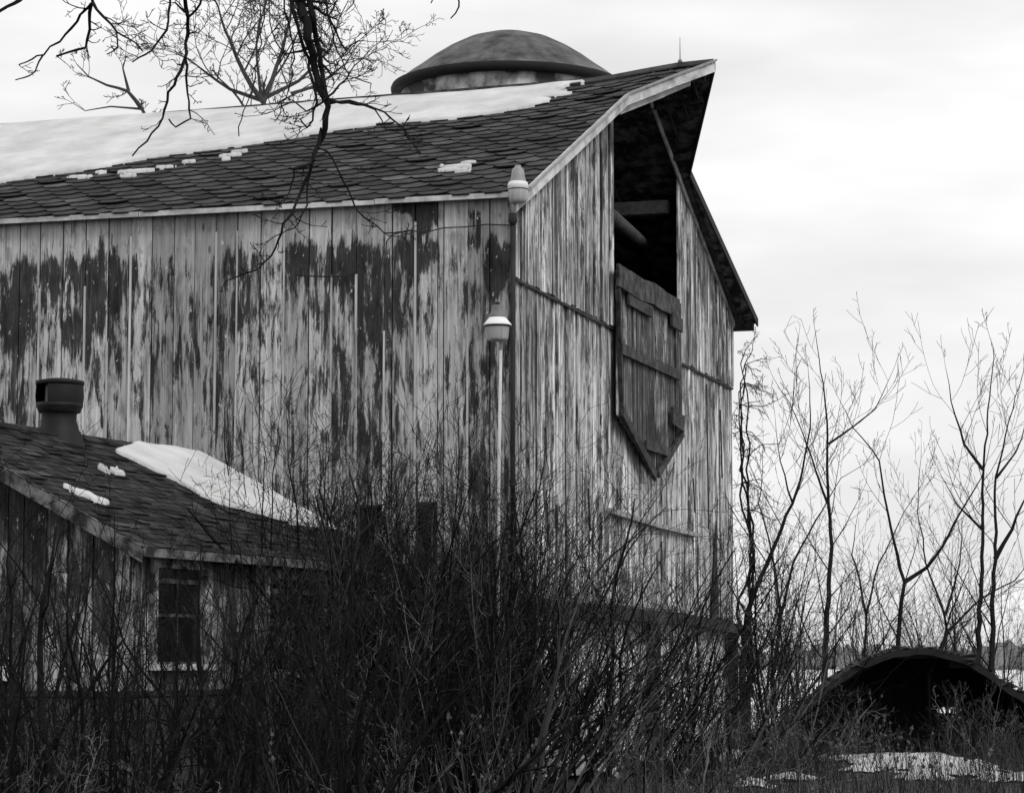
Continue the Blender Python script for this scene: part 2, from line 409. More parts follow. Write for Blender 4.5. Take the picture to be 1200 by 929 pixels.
# gable wall
to_g = lambda a, d, z: V((a, -d, z))
zs = gab(604, 326)[1]
uo0 = gab(718, 300)[0]; uo1 = gab(793, 340)[0]
ucen = (uo0 + uo1) / 2
print('seam', zs, 'opening', uo0, uo1)
zdt = gab(722, 330)[1] - .3
sill = gab(617, 708)[1]; print('sill', sill)
zt_g = lambda a: roofz(a) - .10
mb = MB()
boards(mb, 0, uo0, lambda a: zs, zt_g, to_g, (), .13, .26, proud=.035, breaks=(), jit=.012, ragb=.02, gap=.022)
boards(mb, uo1, W_, lambda a: zs, zt_g, to_g, (), .13, .26, proud=.035, jit=.012, ragb=.02, gap=.022)
lowop = gab(716, 604), gab(810, 690)
boards(mb, 0, uo0, lambda a: sill, lambda a: zs + .12, to_g, (), .13, .26, jit=.013, ragb=.03, gap=.022)
boards(mb, uo0, uo1, lambda a: sill, lambda a: zdt, to_g, (), .13, .26, jit=.013, ragb=.03, gap=.022)
boards(mb, uo1, W_, lambda a: sill, lambda a: zs + .12, to_g, (), .13, .26, jit=.013, ragb=.03, gap=.022)
wg = mb.build('wall', [M['gable'], M['dark'], M['lightbat']], barn); wg['label'] = 'gable wall of narrow vertical boards under the loft opening'
# drip edge under the seam
mb = MB()
for (s0, s1) in ((.03, uo0 - .02), (uo1 + .02, W_ - .05)):
    a = s0
    while a < s1:
        n_ = min(a + rng.uniform(.8, 2), s1); mb.beam(V((a, -.03, zs - .03)), V((n_ + .01, -.03, zs - .03 + rng.uniform(-.012, .012))), .035, .02, a=rng.random()); a = n_
    mb.build('seam_strip', M['dark'], barn); mb = MB()
# lower storey: sill beam, posts, whitewashed lower wall set back
mb = MB()
mb.beam(V((.2, -.20, sill - .03)), V((W_ * .62, -.22, sill - .07)), .17, .26, a=.9)
mb.beam(V((W_ * .62, -.18, sill - .06)), V((W_, -.14, sill - .18)), .15, .2, a=.1)
mb.build('sill_beam', M['dark'], barn)
mb = MB(); u_ = .3
while u_ < W_ * .6:
    n_ = u_ + rng.uniform(.5, 1.4); t_ = rng.uniform(.02, .045)
    mb.box(u_, n_ - rng.uniform(.02, .25), -.31, -.16, sill + .052, sill + .055 + t_, rng.random()); u_ = n_
mb.build('ledge_highlight', M['beam'], barn)  # added pale strips paint the highlights along the beam's top
mb = MB()
for pu in (gab(603, 800)[0] + .1, gab(757, 800)[0], gab(850, 800)[0]):
    mb = MB(); mb.box(pu - .10, pu + .10, -.20, -.06, -.1, sill - .12); mb.build('post', M['dark'], barn)
mb = MB(); boards(mb, .1, W_ - .1, lambda a: 0, lambda a: sill - .1, lambda a, d, z: V((a, -.02 - d, z)), (), .2, .4, ragb=.05)
M['lower'] = painted_boards('lower_boards', .85, .3, .02, cover=((0, .6), (10, .6)), darkb=((0, .44), (10, .44)), seed=41, fleck=.6)
mb.build('wall', [M['lower'], M['dark'], M['lightbat']], barn)
# lintel and ledge over the lower hatch
mb = MB()
pA = gab(712, 598, -.05); pB = gab(765, 614, -.05); pC = gab(816, 627, -.05)
mb.beam(V((pA[0], -.06, pA[1])), V((pB[0], -.05, pB[1])), .07, .10, a=.9); mb.beam(V((pB[0], -.055, pB[1] - .01)), V((pC[0], -.06, pC[1])), .06, .09, a=1)
mb.beam(V((pA[0], -.04, pA[1])), V((pA[0] + .02, -.04, pA[1] - .55)), .03, .05, a=0)
mb.build('hatch_lintel', M['beam'], barn)
# cracks and missing strips: dark slots and splintered corner boards on the gable
mb = MB()
for (x0, y0, x1, y1, wd) in ((688, 572, 690, 622, .05), (827, 450, 829, 620, .025), (811, 560, 813, 600, .03), (838, 610, 836, 745, .6), (640, 590, 641, 640, .03), (843, 480, 845, 560, .03)):
    a0 = gab(x0, y0, -.02); a1 = gab(x1, y1, -.02)
    mb = MB(); mb.prism([V((a0[0] - .01, -.045, a0[1])), V((a1[0] - wd / 2, -.047, a1[1])), V((a1[0] + wd / 2, -.049, a1[1])), V((a0[0] + .01, -.046, a0[1]))], V((0, .018, 0)))
    mb.build('split_board', M['dark'], barn)
# corner board
mb = MB(); mb.box(-.04, .0, -.035, .02, sill, ZE - .25, .2); mb.build('corner_board', M['dark'], barn)
# inside: loft floor, purlins, posts
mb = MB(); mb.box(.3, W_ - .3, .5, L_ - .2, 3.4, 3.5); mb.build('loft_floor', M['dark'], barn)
mb = MB()
pa, pb = BF.hit(716, 268, (0, 1, 0), .25), BF.hit(786, 300, (0, 1, 0), 1.2)
mb.tube([V((pa.x - .4, .15, pa.z + .12)), (pa + pb) / 2, pb + V((.1, .2, -.08))], [.095, .085, .08], 10, cap=True)
mb.build('loft_pole', M['pole_in'], barn, smooth=True)
mb = MB()
for v_ in (1.6, 5, 9):
    mb.beam(V((.2, v_, 6.6)), V((W_ - .2, v_, 6.6)), .2, .2)
    for u_ in (uo0 - .4, uo1 + .4): mb.beam(V((u_, v_, 3.4)), V((u_, v_, roofz(u_) - .3)), .2, .2, up=V((0, 1, 0)))
    mb.beam(V((uo0 - .4, v_, 7)), V((uo0 + .8, v_, roofz(uo0 + .8) - .3)), .12, .12)
for u_ in (uo0 - .4, uo1 + .4): mb.beam(V((u_, .2, roofz(u_) - .35)), V((u_, L_ - .2, roofz(u_) - .35)), .2, .2)
mb.build('frame_timbers', M['beam'], barn)

# roof: deck, shingles, hood
OV = .19; EV = .13; HD = 1.1
tip = BF.hit(836, 73, (1, 0, 0), W_ / 2); HD = -tip.y; HR = tip.z - ZR
print('hood', HD, HR)
def rp(x, y, k=0.0):                         # point on roof top surface, raised k, with the hood rising a little at its tip
    z = roofz(x) + k
    if y < -OV: z += max(0, HR) * min(1, (-y - OV) / (HD - OV)) * .7
    yy = max(y + .3, 0); sag = -(.18 * (1 - math.exp(-yy / .9)) + .006 * min(yy, 10)) * (1 - abs(x - W_ / 2) / (W_ / 2 + .5))
    return V((x, y, z + sag))
hb0, hb1 = uo0 - .02, uo1 + .02
def front(x):                                # y of the roof's front edge at x
    c = W_ / 2
    if hb0 < x <= c: return -OV - (HD - OV) * (x - hb0) / (c - hb0)
    if c < x < hb1: return -OV - (HD - OV) * (hb1 - x) / (hb1 - c)
    if x >= hb1: return -OV - .22 * (x - hb1) / (W_ + EV - hb1)
    return -OV
C_ = W_ / 2
cols = [-EV, 0, 1.5, 3, hb0, (hb0 + C_) / 2, C_, (hb1 + C_) / 2, hb1, W_ - 3, W_ - 1.5, W_, W_ + EV]
ts = [i / 24 for i in range(25)]
mb = MB()
def gi(i, j, l): return (i * len(ts) + j) * 2 + l
for x in cols:
    f0 = front(x)
    for t_ in ts:
        y = f0 + (L_ + .2 - f0) * t_
        mb.v.append(tuple(rp(x, y, 0))); mb.v.append(tuple(rp(x, y, -.055)))
nc, nr = len(cols), len(ts)
for i in range(nc - 1):
    for j in range(nr - 1):
        mb.face((gi(i, j, 0), gi(i + 1, j, 0), gi(i + 1, j + 1, 0), gi(i, j + 1, 0)), 0, 0)
        mb.face((gi(i, j, 1), gi(i, j + 1, 1), gi(i + 1, j + 1, 1), gi(i + 1, j, 1)), rng.random(), 1)
    for j in (0, nr - 1): mb.face((gi(i, j, 0), gi(i, j, 1), gi(i + 1, j, 1), gi(i + 1, j, 0)), 0, 1)
for i in (0, nc - 1):
    for j in range(nr - 1): mb.face((gi(i, j, 0), gi(i, j + 1, 0), gi(i, j + 1, 1), gi(i, j, 1)), 0, 1)
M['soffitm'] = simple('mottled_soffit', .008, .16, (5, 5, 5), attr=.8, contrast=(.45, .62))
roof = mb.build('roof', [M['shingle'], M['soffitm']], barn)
# shingles laid in courses with clipped corners
def shingle_face(mb, sgn, x0, x1, y1, frontf, P, wd=.40, ex=.27):
    """courses run along y, rising from x0 to x1 (plan)"""
    n = int(abs(x1 - x0) / ex) + 1; cs = 1 / math.sqrt(1 + SL * SL)
    for r_ in range(n + 1):
        xb = x0 + sgn * (r_ * ex * cs); xt = xb + sgn * ex * 1.25; xm = xb + sgn * ex * .42
        if sgn * (xt - x1) > 0: xt = x1
        if sgn * (xb - x1) > -.05: break
        if sgn * (xm - x1) > 0: xm = x1
        ya = -1.6 + (wd / 2 if r_ % 2 else 0)
        while ya < y1:
            a_ = rng.random() if rng.random() > .06 else 1.6
            c_ = rng.uniform(-.012, .012); lift = .024 + (rng.random() ** 7) * .03
            y0_, yb = ya + .006, ya + wd - .006
            pl = [(xt, y0_, .004), (xm + c_, y0_, lift * .8), (xb + c_, y0_ + wd * .24, lift), (xb + c_, yb - wd * .24, lift), (xm + c_, yb, lift * .8), (xt, yb, .004)]
            if yb > frontf(xb) + .02:
                q = []
                for (x_, y_, k_) in pl:
                    y_ = min(max(y_, frontf(x_)), y1); q.append(P(x_, y_, k_))
                if sgn < 0: q = q[::-1]
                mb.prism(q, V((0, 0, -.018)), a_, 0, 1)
            ya += wd
mb = MB(); shingle_face(mb, 1, -EV - .03, C_, L_ + .2, front, rp); shingle_face(mb, -1, W_ + EV + .03, C_, L_ + .2, front, rp)
mb.build('shingles', [M['shingle'], M['shingle_edge_shade']], roof)
mb = MB()
y = -HD
while y < L_:
    y2 = min(y + .5, L_ + .2); k_ = rng.uniform(.03, .04)
    mb.prism([rp(C_ - .13, y, k_), rp(C_, y, k_ + .03), rp(C_, y2, k_ + .03), rp(C_ - .13, y2, k_)], V((0, 0, -.02)), rng.random())
    mb.prism([rp(C_, y, k_ + .03), rp(C_ + .13, y, k_), rp(C_ + .13, y2, k_), rp(C_, y2, k_ + .03)], V((0, 0, -.02)), rng.random()); y = y2
mb.build('ridge_cap', [M['shingle']], roof)
# rake boards
def rake(pts, k0, k1, th, mt, off=0.0, parent=roof, name='rake_board'):
    mb = MB()
    for (xa, ya), (xb, yb) in zip(pts[:-1], pts[1:]):
        p, q = rp(xa, ya), rp(xb, yb); d = V((xb - xa, yb - ya, 0)).normalized(); nn = V((d.y, -d.x, 0))
        if nn.y > 0: nn = -nn
        o_ = nn * (off + .002)
        mb.prism([p + o_ + V((0, 0, k1)), q + o_ + V((0, 0, k1)), q + o_ + V((0, 0, k0)), p + o_ + V((0, 0, k0))], nn * th, rng.random())
    return mb.build(name, mt, parent)
near = [(-EV, -OV), (1.9, -OV), (hb0, -OV), (hb0 + (C_ - hb0) * .5, -OV - (HD - OV) * .5), (C_, -HD)]
farr = [(C_, -HD), (hb1, -OV), (W_ + EV, -OV - .22)]
rake(near, .035, -.13, .028, M['fascia'], name='rake_board')
rake(near, .05, .02, .04, M['galv'], off=.03, name='drip_edge')
rake(near[:-1] + [(C_ - .25, -HD + .2)], -.14, -.235, .022, M['fascia'], off=-.12, name='rake_trim')
rake(farr, .03, -.10, .028, M['dark'], name='rake_board')
# frieze along the wall plane under both roof slopes
mb = MB()
for (xa, xb, a_) in ((-.0, hb0, .4), (C_ + .1, hb1, .9), (hb1, W_, .3)):
    p, q = rp(xa, -.07, -.06), rp(xb, -.07, -.06)
    if xa < 1: p = rp(.02, -.07, -.06)
    mb.prism([p, q, q + V((0, 0, -.10)), p + V((0, 0, -.10))], V((0, .03, 0)), a_)
mb.build('frieze_board', M['fascia'], barn)
# soffit boards and lookouts of the hood
mb = MB()
for i, x in enumerate((hb0 + .5, C_ - .6, C_, C_ + .6, hb1 - .5)):
    mb.beam(rp(x, .6, -.11), rp(x, front(x) + .06, -.11), .09, .05, a=rng.random())
for y in (-.25, -.5, -.75):
    s_ = (-y - OV) / (HD - OV) * (C_ - hb0)
    for sg in (-1, 1):
        mb.beam(rp(C_ + sg * .02, y, -.075), rp(C_ + sg * max(.05, (C_ - hb0) - s_ - .05), y, -.075), .15, .015, a=rng.random())
mb.beam(rp(C_, L_ - .3, -.2), rp(C_, -HD + .12, -.16), .16, .06, a=.8)
for k in range(24):
    y = 1 + k * .9
    for sg in (-1, 1): mb.beam(rp(C_ + sg * .05, y, -.12), rp(C_ + sg * (C_ - .1), y, -.12), .12, .05, a=.2)
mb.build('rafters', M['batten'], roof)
# exposed soffit of the far eave: closed box end
mb = MB()
for x0, x1 in ((W_ - .02, W_ + EV),):
    mb.prism([rp(x0, -OV - .18, -.06), rp(x1, -OV - .18, -.06), rp(x1, -OV - .18, -.17), rp(x0, -OV - .18, -.17)], V((0, L_, 0)), .2)
mb.prism([rp(hb1 + .1, -OV + .03, -.056), rp(W_, -OV + .03, -.056), rp(W_, -.08, -.056), rp(hb1 + .1, -.08, -.056)], V((0, 0, -.03)), .8)
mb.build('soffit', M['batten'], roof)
# lightning rod
lr = BF.hit(797, 77, (1, 0, 0), C_)
mb = MB(); zb_ = rp(C_, lr.y, .05).z
mb.tube([V((C_, lr.y, zb_ - .02)), V((C_, lr.y, zb_ + .38))], [.009, .004], 6, cap=True)
mb.lathe([(.0, -.02), (.03, -.01), (.035, .02), (.02, .045), (0, .05)], V((C_, lr.y, zb_ + .01)), 10)
mb.build('lightning_rod', M['galvdark'], roof, smooth=True)

# lowered hay door on the gable
def gd(px, py, v=-.12): p = BF.hit(px, py, (0, 1, 0), v); return V((p.x, v, p.z))
dl, dr, dlb, dtip, drb = gd(724, 312), gd(799, 352), gd(730, 487), gd(770, 557), gd(802, 505)
hd = MB(); x0, x1 = dl.x, dr.x
def dtop(x): return dl.z + (dr.z - dl.z) * (x - x0) / (x1 - x0) - .05
def dbot(x):
    return dlb.z + (dtip.z - dlb.z) * (x - x0) / (dtip.x - x0) if x < dtip.x else dtip.z + (drb.z - dtip.z) * (x - dtip.x) / (x1 - dtip.x)
brk = gd(778, 470).x
boards(hd, x0, x1, dbot, dtop, lambda a, d, z: V((a, -.10 - d, z)), (), .2, .32, jit=.010, gap=.022, breaks=(brk, dtip.x))
door = empty('hay_door', (0, 0, 0)); 
hdo = hd.build('hay_door', [M['door'], M['dark'], M['lightbat']], barn); bpy.data.objects.remove(door)
hdo.name = 'hay_door'; hdo['label'] = 'lowered loft door of dark boards with a pointed lower edge'
mb = MB()
def bt(p, q, wd, th=.035, v=-.16, a=None): mb.beam(gd(*p, v), gd(*q, v), wd, th, a=rng.random() if a is None else a)
# the batten's px line runs along its middle
pts = [(724, 322), (738, 331), (752, 340), (765, 344), (778, 353), (795, 362)]
for i in range(5):
    mb.beam(gd(*pts[i], -.165) , gd(*pts[i + 1], -.165), .30 + rng.uniform(-.02, .03), .04, a=.9)
bt((728, 408), (797, 440), .15, a=.6); bt((736, 350), (764, 366), .16, v=-.155, a=.5)
bt((787, 374), (799, 382), .2, v=-.18, a=.4); bt((787, 486), (801, 497), .24, v=-.18, a=.3)
bt((757, 521), (785, 530), .13, a=.5)
mb.build('batten', M['batten'], hdo)
mb = MB()
mb.beam(gd(729, 482, -.155), gd(768, 558, -.155), .14, .05, a=.1); mb.beam(gd(771, 556, -.155), gd(800, 508, -.155), .10, .05, a=.7)
mb.beam(gd(724, 318, -.14), gd(729, 484, -.14), .07, .05, a=.1)
mb.build('edge_board', M['batten'], hdo)

# wires along the barn wall
def wire(name, pts, r, label, mt='dark'):
    mb = MB(); mb.tube(pts, [r] * len(pts), 5)
    return tag(mb.build(name, M[mt]), label, 'wire')
def sdw(px, py, off=.06): p = BF.hit(px, py, (1, 0, 0), -off); return BF.M @ p
wire('wire', [sdw(*p) for p in ((452, 298), (453, 283), (460, 275), (478, 270), (500, 272), (520, 267), (545, 266), (570, 263), (598, 264))], .008, 'thin wire sagging across the painted band high on the long wall')
wire('cable', [sdw(*p) for p in ((346, 322), (370, 324), (400, 324), (416, 321), (421, 310))], .010, 'short dark cable tacked to the long wall among dark stains')

# ------------------------------------------------------------------ snow on the barn roof
KB = .046
def snow_sheet(P, pts_fn, u0, u1, v0, v1, step, th, name, parentframe, label, group=None):
    """P(u,v,k) surface; pts_fn(u,v)>0 inside, value = distance-like"""
    nu = int((u1 - u0) / step) + 1; nv = int((v1 - v0) / step) + 1
    mb = MB(); idx = {}
    def vert(i, j):
        if (i, j) in idx: return idx[(i, j)]
        u = u0 + (u1 - u0) * i / nu; v = v0 + (v1 - v0) * j / nv
        s_ = pts_fn(u, v); edge_v = s_ < step * .45
        if s_ < 0:                       # pull the stair-stepped rim onto the snow's real outline
            for _ in range(3):
                e_ = step * .3; gu = (pts_fn(u + e_, v) - pts_fn(u - e_, v)) / (2 * e_); gv = (pts_fn(u, v + e_) - pts_fn(u, v - e_)) / (2 * e_)
                g2 = gu * gu + gv * gv
                if g2 < .05: break
                k_ = max(-1.2 * step, min(1.2 * step, -s_ / math.sqrt(g2))); u += k_ * gu / math.sqrt(g2); v += k_ * gv / math.sqrt(g2); s_ = pts_fn(u, v)
        h = th * (.5 + .5 * min(1, max(0, s_) / (th * 5)))
        h *= .8 + .5 * noise.noise(V((u * 2.1, v * 2.1, 7)))
        if edge_v: h = 0
        mb.v.append(tuple(P(u, v, h + KB))); idx[(i, j)] = len(mb.v) - 1; return idx[(i, j)]
    for i in range(nu):
        for j in range(nv):
            um = u0 + (u1 - u0) * (i + .5) / nu; vm = v0 + (v1 - v0) * (j + .5) / nv
            if pts_fn(um, vm) > 0: mb.face((vert(i, j), vert(i + 1, j), vert(i + 1, j + 1), vert(i, j + 1)))
    ec = {}
    for f_ in mb.f:
        for a_, b_ in zip(f_, f_[1:] + f_[:1]): ec[(a_, b_)] = 1
    low = {}
    for (a_, b_) in list(ec):
        if (b_, a_) not in ec:
            for q_ in (a_, b_):
                if q_ not in low: mb.v.append((mb.v[q_][0], mb.v[q_][1], mb.v[q_][2] - KB - .01)); low[q_] = len(mb.v) - 1
            mb.face((b_, a_, low[a_], low[b_]))
    o = mb.build(name, M['snow'], smooth=True)
    o.location = parentframe.loc; o.rotation_euler = (0, 0, parentframe.rz)
    return tag(o, label, 'snow', group)
edge = sorted([(rf(px, py).y, rf(px, py).x) for px, py in ((0, 210), (60, 200), (120, 190), (180, 178), (260, 166), (330, 155), (400, 143), (450, 136), (520, 131), (560, 126), (620, 118), (655, 108), (672, 101))])
def interp(tab, x):
    if x <= tab[0][0]: return tab[0][1]
    for (a0, b0), (a1, b1) in zip(tab[:-1], tab[1:]):
        if x <= a1: return b0 + (b1 - b0) * (x - a0) / (a1 - a0)
    return tab[-1][1] + (x - tab[-1][0]) * .0
yend = edge[0][0]
def snow_in(u, v):     # u along y, v along x
    e = interp(edge, u) + .14 * noise.noise(V((u * 1.1, v * .6, 2))) + .05 * noise.noise(V((u * 4, v * 4, 5)))
    s_ = v - e
    s_ = min(s_, (u - yend - .25) * .5 + .3 * noise.noise(V((v * 5, u * 2, 9))))
    return min(s_, C_ + .25 - v)
snow_sheet(lambda u, v, k: rp(v, u, k), snow_in, yend - .2, L_ + .15, .4, C_ + .25, .07, .03, 'roof_snow', BF, 'broad white snow sheet covering the upper part of the barn roof')
fl = [(93, 203, .12, .6), (118, 197, .08, .3), (160, 196, .14, .9), (150, 202, .06, .4), (192, 191, .08, .5), (270, 176, .08, .7), (283, 171, .1, .4), (265, 181, .08, .2), (222, 184, .09, .3),
      (535, 195, .14, .55), (548, 190, .1, .3), (526, 199, .1, .35), (517, 194, .06, .12), (541, 200, .06, .25)]
SQ = .42
def blobs_sheet(items, frame, P, hitf, name, label, group, th=.022, step=.016):
    cs = []
    for px, py, a_, b_ in items: h = hitf(px, py); cs.append((h.y, h.x, b_, a_))
    u0 = min(c[0] - c[2] for c in cs); u1 = max(c[0] + c[2] for c in cs); v0 = min(c[1] - c[3] * 1.6 for c in cs); v1 = max(c[1] + c[3] * 1.6 for c in cs)
    def f(u, v):
        best = -1
        for cu, cv, su, sv in cs:
            d = 1 - math.hypot((u - cu) / (su * SQ), (v - cv) / (sv * 1.5 * SQ)); best = max(best, d * sv)
        return best + .06 * noise.noise(V((u * 13, v * 9, 3))) + .03 * noise.noise(V((u * 31, v * 25, 6)))
    return snow_sheet(P, f, u0, u1, v0, v1, step, th, name, frame, label, group)
SQ = .27
blobs_sheet(fl[:6], BF, lambda u, v, k: rp(v, u, k), rf, 'snow_patch', 'row of small snow flecks on shingles below the big snow sheet', None)
blobs_sheet(fl[6:9], BF, lambda u, v, k: rp(v, u, k), rf, 'snow_patch', 'a few tiny snow flecks beside the hanging branches on the barn roof', None)
SQ = .33
blobs_sheet(fl[9:], BF, lambda u, v, k: rp(v, u, k), rf, 'snow_patch', 'lone cluster of snow lumps on shingles above the lamp', None)

# ------------------------------------------------------------------ silo behind the barn
sx = at(596, 100, 48)
silo = empty('silo', (sx.x, 48, 0), 0, 'round silo behind the barn with a dark weathered metal dome', 'silo')
Rr = 2.2; zr = at(600, 73, 48 - Rr).z
mb = MB(); mb.lathe([(Rr - .14, -.2), (Rr - .14, zr + .05)], n=64)
for k in range(26):
    z = .4 + k * .42
    mb.lathe([(Rr - .138, z), (Rr - .125, z + .012), (Rr - .138, z + .024)], n=64)
mb.build('silo_wall', M['silo'], silo, smooth=True)
mb = MB()
prof = [(Rr + .03, 0), (Rr * .95, .10), (Rr * .88, .22), (Rr * .80, .34), (Rr * .68, .54), (Rr * .54, .74), (Rr * .38, .92), (Rr * .2, 1.04), (Rr * .07, 1.075), (0, 1.08)]
mb.lathe([(r_, z + zr) for r_, z in prof], n=64)
dome = mb.build('dome', M['domemetal'], silo, smooth=True)
mb = MB(); mb.lathe([(Rr - .13, zr - .13), (Rr + .03, zr - .13), (Rr + .05, zr - .02), (Rr + .03, zr + .025)], n=64); mb.build('rim', M['rim'], silo, smooth=True)  # lip coloured near black to paint the shadow band under the dome

# ------------------------------------------------------------------ yard lamps
def lamp(pxc, ytop, Y, pole_bottom, label, tall, mats, straight=True):
    c = at(pxc, ytop, Y); s = Y / 3000.0
    t = empty('yard_lamp', (c.x, c.y, pole_bottom if pole_bottom is not None else c.z), 0, label, 'lamp', 'yard lamps by the barn corner')
    b0 = t.location.z
    def zz(dy): return c.z - dy * s - b0
    def lp(name, prof, mt, parent=t, n=28):
        mb = MB(); mb.lathe([(r_ * s, zz(y_)) for r_, y_ in prof], n=n); return mb.build(name, mt, parent, smooth=True)
    return t, zz, lp, s
t, zz, lp, s = lamp(583, 354, 26.2, 0, 'lower yard lamp with a flared white reflector on a thin pale pole', 1, None)
lp('photocell', [(0, -1), (2.5, 0), (3, 1.5), (3, 4)], M['dark'])
lp('housing', [(0, 3.5), (6.5, 4), (7, 5), (8, 13), (9.5, 14), (10, 18.5)], M['galvdark'])
lp('reflector', [(9, 18), (10, 18.5), (16.4, 26.3), (17, 28), (16, 28.2), (9.5, 19.5)], M['whitemetal']); lp('gasket', [(14.0, 28.1), (14.8, 28.4), (14.8, 29.6), (14.0, 29.8)], M['dark'])
lens = lp('lens', [(14.2, 28.3), (13.6, 33), (12.4, 43), (11.6, 45.5), (8, 46.5), (0, 46.8)], M['lens'])
mb = MB()
for k in range(36):
    an = 2 * math.pi * k / 36
    mb.tube([V((math.cos(an) * r_ * s, math.sin(an) * r_ * s, zz(y_))) for r_, y_ in ((14.2, 28.6), (13.7, 33), (12.5, 43))], [.0035] * 3, 3)
mb.build('lens_ribs', M['lens'], lens)
mb = MB(); px_ = 4 * s
mb.tube([V((px_, .05, zz(20))), V((px_, .05, zz(56)))], [.022, .022], 10, cap=True)
mb.tube([V((px_, .05, zz(56))), V((px_ - .02, .05, zz(200))), V((px_ - .04, .05, -.1))], [.017, .018, .02], 10, cap=True)
mb.build('pole', M['pole'], t, smooth=True)
# upper lamp, carried by a dark pipe along the barn corner
t, zz, lp, s = lamp(607, 194, 29.6, 0, 'upper yard lamp with a narrow housing and round bowl under the eave corner', 1, None)
lp('photocell', [(0, -.5), (3.4, 0), (4, 1.2), (4, 4)], M['galv'])
lp('housing', [(0, 3), (5.5, 3.4), (7, 5), (8.2, 13), (10, 20.5)], M['galv'])
lp('reflector', [(9.6, 19.8), (11.4, 20.5), (12.2, 23), (12.4, 28.5), (11.8, 28.9)], M['whitemetal'])
lp('gasket', [(11.8, 28.4), (12.3, 28.6), (12.3, 29.6), (11.8, 29.8)], M['dark'])
lens = lp('lens', [(12, 28.8), (11.9, 33), (11.2, 40), (10, 44), (7, 45.6), (0, 46)], M['lens'])
mb = MB()
mb.tube([V((-.03, .02, zz(26))), V((-.05, .03, zz(50))), V((-.055, .03, zz(62)))], [.03, .03, .03], 10, cap=True)
mb.build('mounting_collar', M['galv'], t, smooth=True)
mb = MB(); q = V((-.06, .03, 0))
mb.tube([q + V((0, 0, zz(60))), q + V((0, 0, zz(220))), q + V((0, 0, -.1))], [.02, .02, .022], 10, cap=True)
mb.lathe([(0, zz(56)), (.05, zz(57)), (.055, zz(67)), (.03, zz(71)), (0, zz(72))], q, 12)
mb.build('pole', M['dark'], t, smooth=True)

# ------------------------------------------------------------------ shed
ap = at(163, 770, 22.2)
SF = Frame((ap.x, 22.2, 0), A + R(5.2))
shed = empty('shed', SF.loc, SF.rz, 'low board shed with a dark shingle roof in front of the barn', 'shed')
SLn, SW = 5.6, 4.9; SZE, SZR = 2.46, 3.72; SS = (SZR - SZE) / (SW / 2)
def srp(x, y, k=0): return V((x, y, SZE + SS * (y if y < SW / 2 else SW - y) + k))
ov = .22
mb = MB()
for sgn in (0, 1):
    ya, yb = (-.0, SW / 2) if sgn == 0 else (SW, SW / 2)
    pl = [srp(0, ya), srp(SLn, ya), srp(SLn, yb), srp(0, yb)]
    if sgn: pl = pl[::-1]
    mb.prism(pl, V((0, 0, -.05)), .3, 0, 1)
M['shshing'] = simple('old_shed_shingle', .006, .045, (5, 5, 5), .95, attr=1.1, spec=.1)
sroof = mb.build('roof', [M['shingle'], M['dark']], shed)
mb = MB()                                     # thin three-tab shingles
cs = 1 / math.sqrt(1 + SS * SS)
for sgn in (0, 1):
    r_ = 0
    while True:
        d0 = -.03 + r_ * .105 * cs; d1 = min(d0 + .15, SW / 2)
        if d0 > SW / 2 - .03: break
        x = -.05 + rng.uniform(-.25, 0)
        while x < SLn:
            k_ = .009 + (rng.random() ** 5) * .02; w5 = rng.choice((.16, .22, .26)); xa, xb = max(x + .003, -.03), min(x + w5 - .003, SLn + .03)
            Q = lambda d, xx, kk: srp(xx, d if sgn == 0 else SW - d, kk)
            pl = [Q(d0, xa, k_), Q(d0, xb, k_ + rng.uniform(-.004, .006)), Q(d1, xb, .004), Q(d1, xa, .004)]
            if d0 < 0:
                pl[0].z = SZE + SS * d0 + k_; pl[1].z = SZE + SS * d0 + k_
            if sgn: pl = pl[::-1]
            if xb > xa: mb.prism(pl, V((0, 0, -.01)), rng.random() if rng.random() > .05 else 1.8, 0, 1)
            x += w5
        r_ += 1
mb.build('shingles', [M['shshing'], M['shingle_edge_shade']], sroof)
mb = MB()
x = 0
while x < SLn:
    for sg in (-1, 1):
        mb.prism([srp(x, SW / 2, .035), srp(min(x + .3, SLn), SW / 2, .035), srp(min(x + .3, SLn), SW / 2 + sg * .11, .03), srp(x, SW / 2 + sg * .11, .03)], V((0, 0, -.012)), rng.random())
    x += .3
mb.build('ridge_cap', M['shshing'], sroof)
mb = MB()
for x_ in (-.03, SLn + .004):
    for ya, yb in ((-.02, SW / 2), (SW + .02, SW / 2)):
        p, q = srp(x_, ya, 0), srp(x_, yb, 0)
        if ya < 0: p.z = SZE + SS * ya
        if ya > SW: p.z = SZE - SS * .02
        mb.prism([p + V((0, 0, .01)), q + V((0, 0, .01)), q + V((0, 0, -.13)), p + V((0, 0, -.13))], V((.028, 0, 0)), .8)
        mb.build('rake_board', M['shedtrim'], shed); mb = MB()
mb = MB(); mb.box(0, SLn, -.035, -.008, SZE - .09, SZE - .012, .8); mb.build('eave_board', M['shedtrim'], shed); mb = MB(); mb.box(0, SLn, SW + .008, SW + .035, SZE - .13, SZE - .012, .8); mb.build('eave_board', M['shedtrim'], shed)
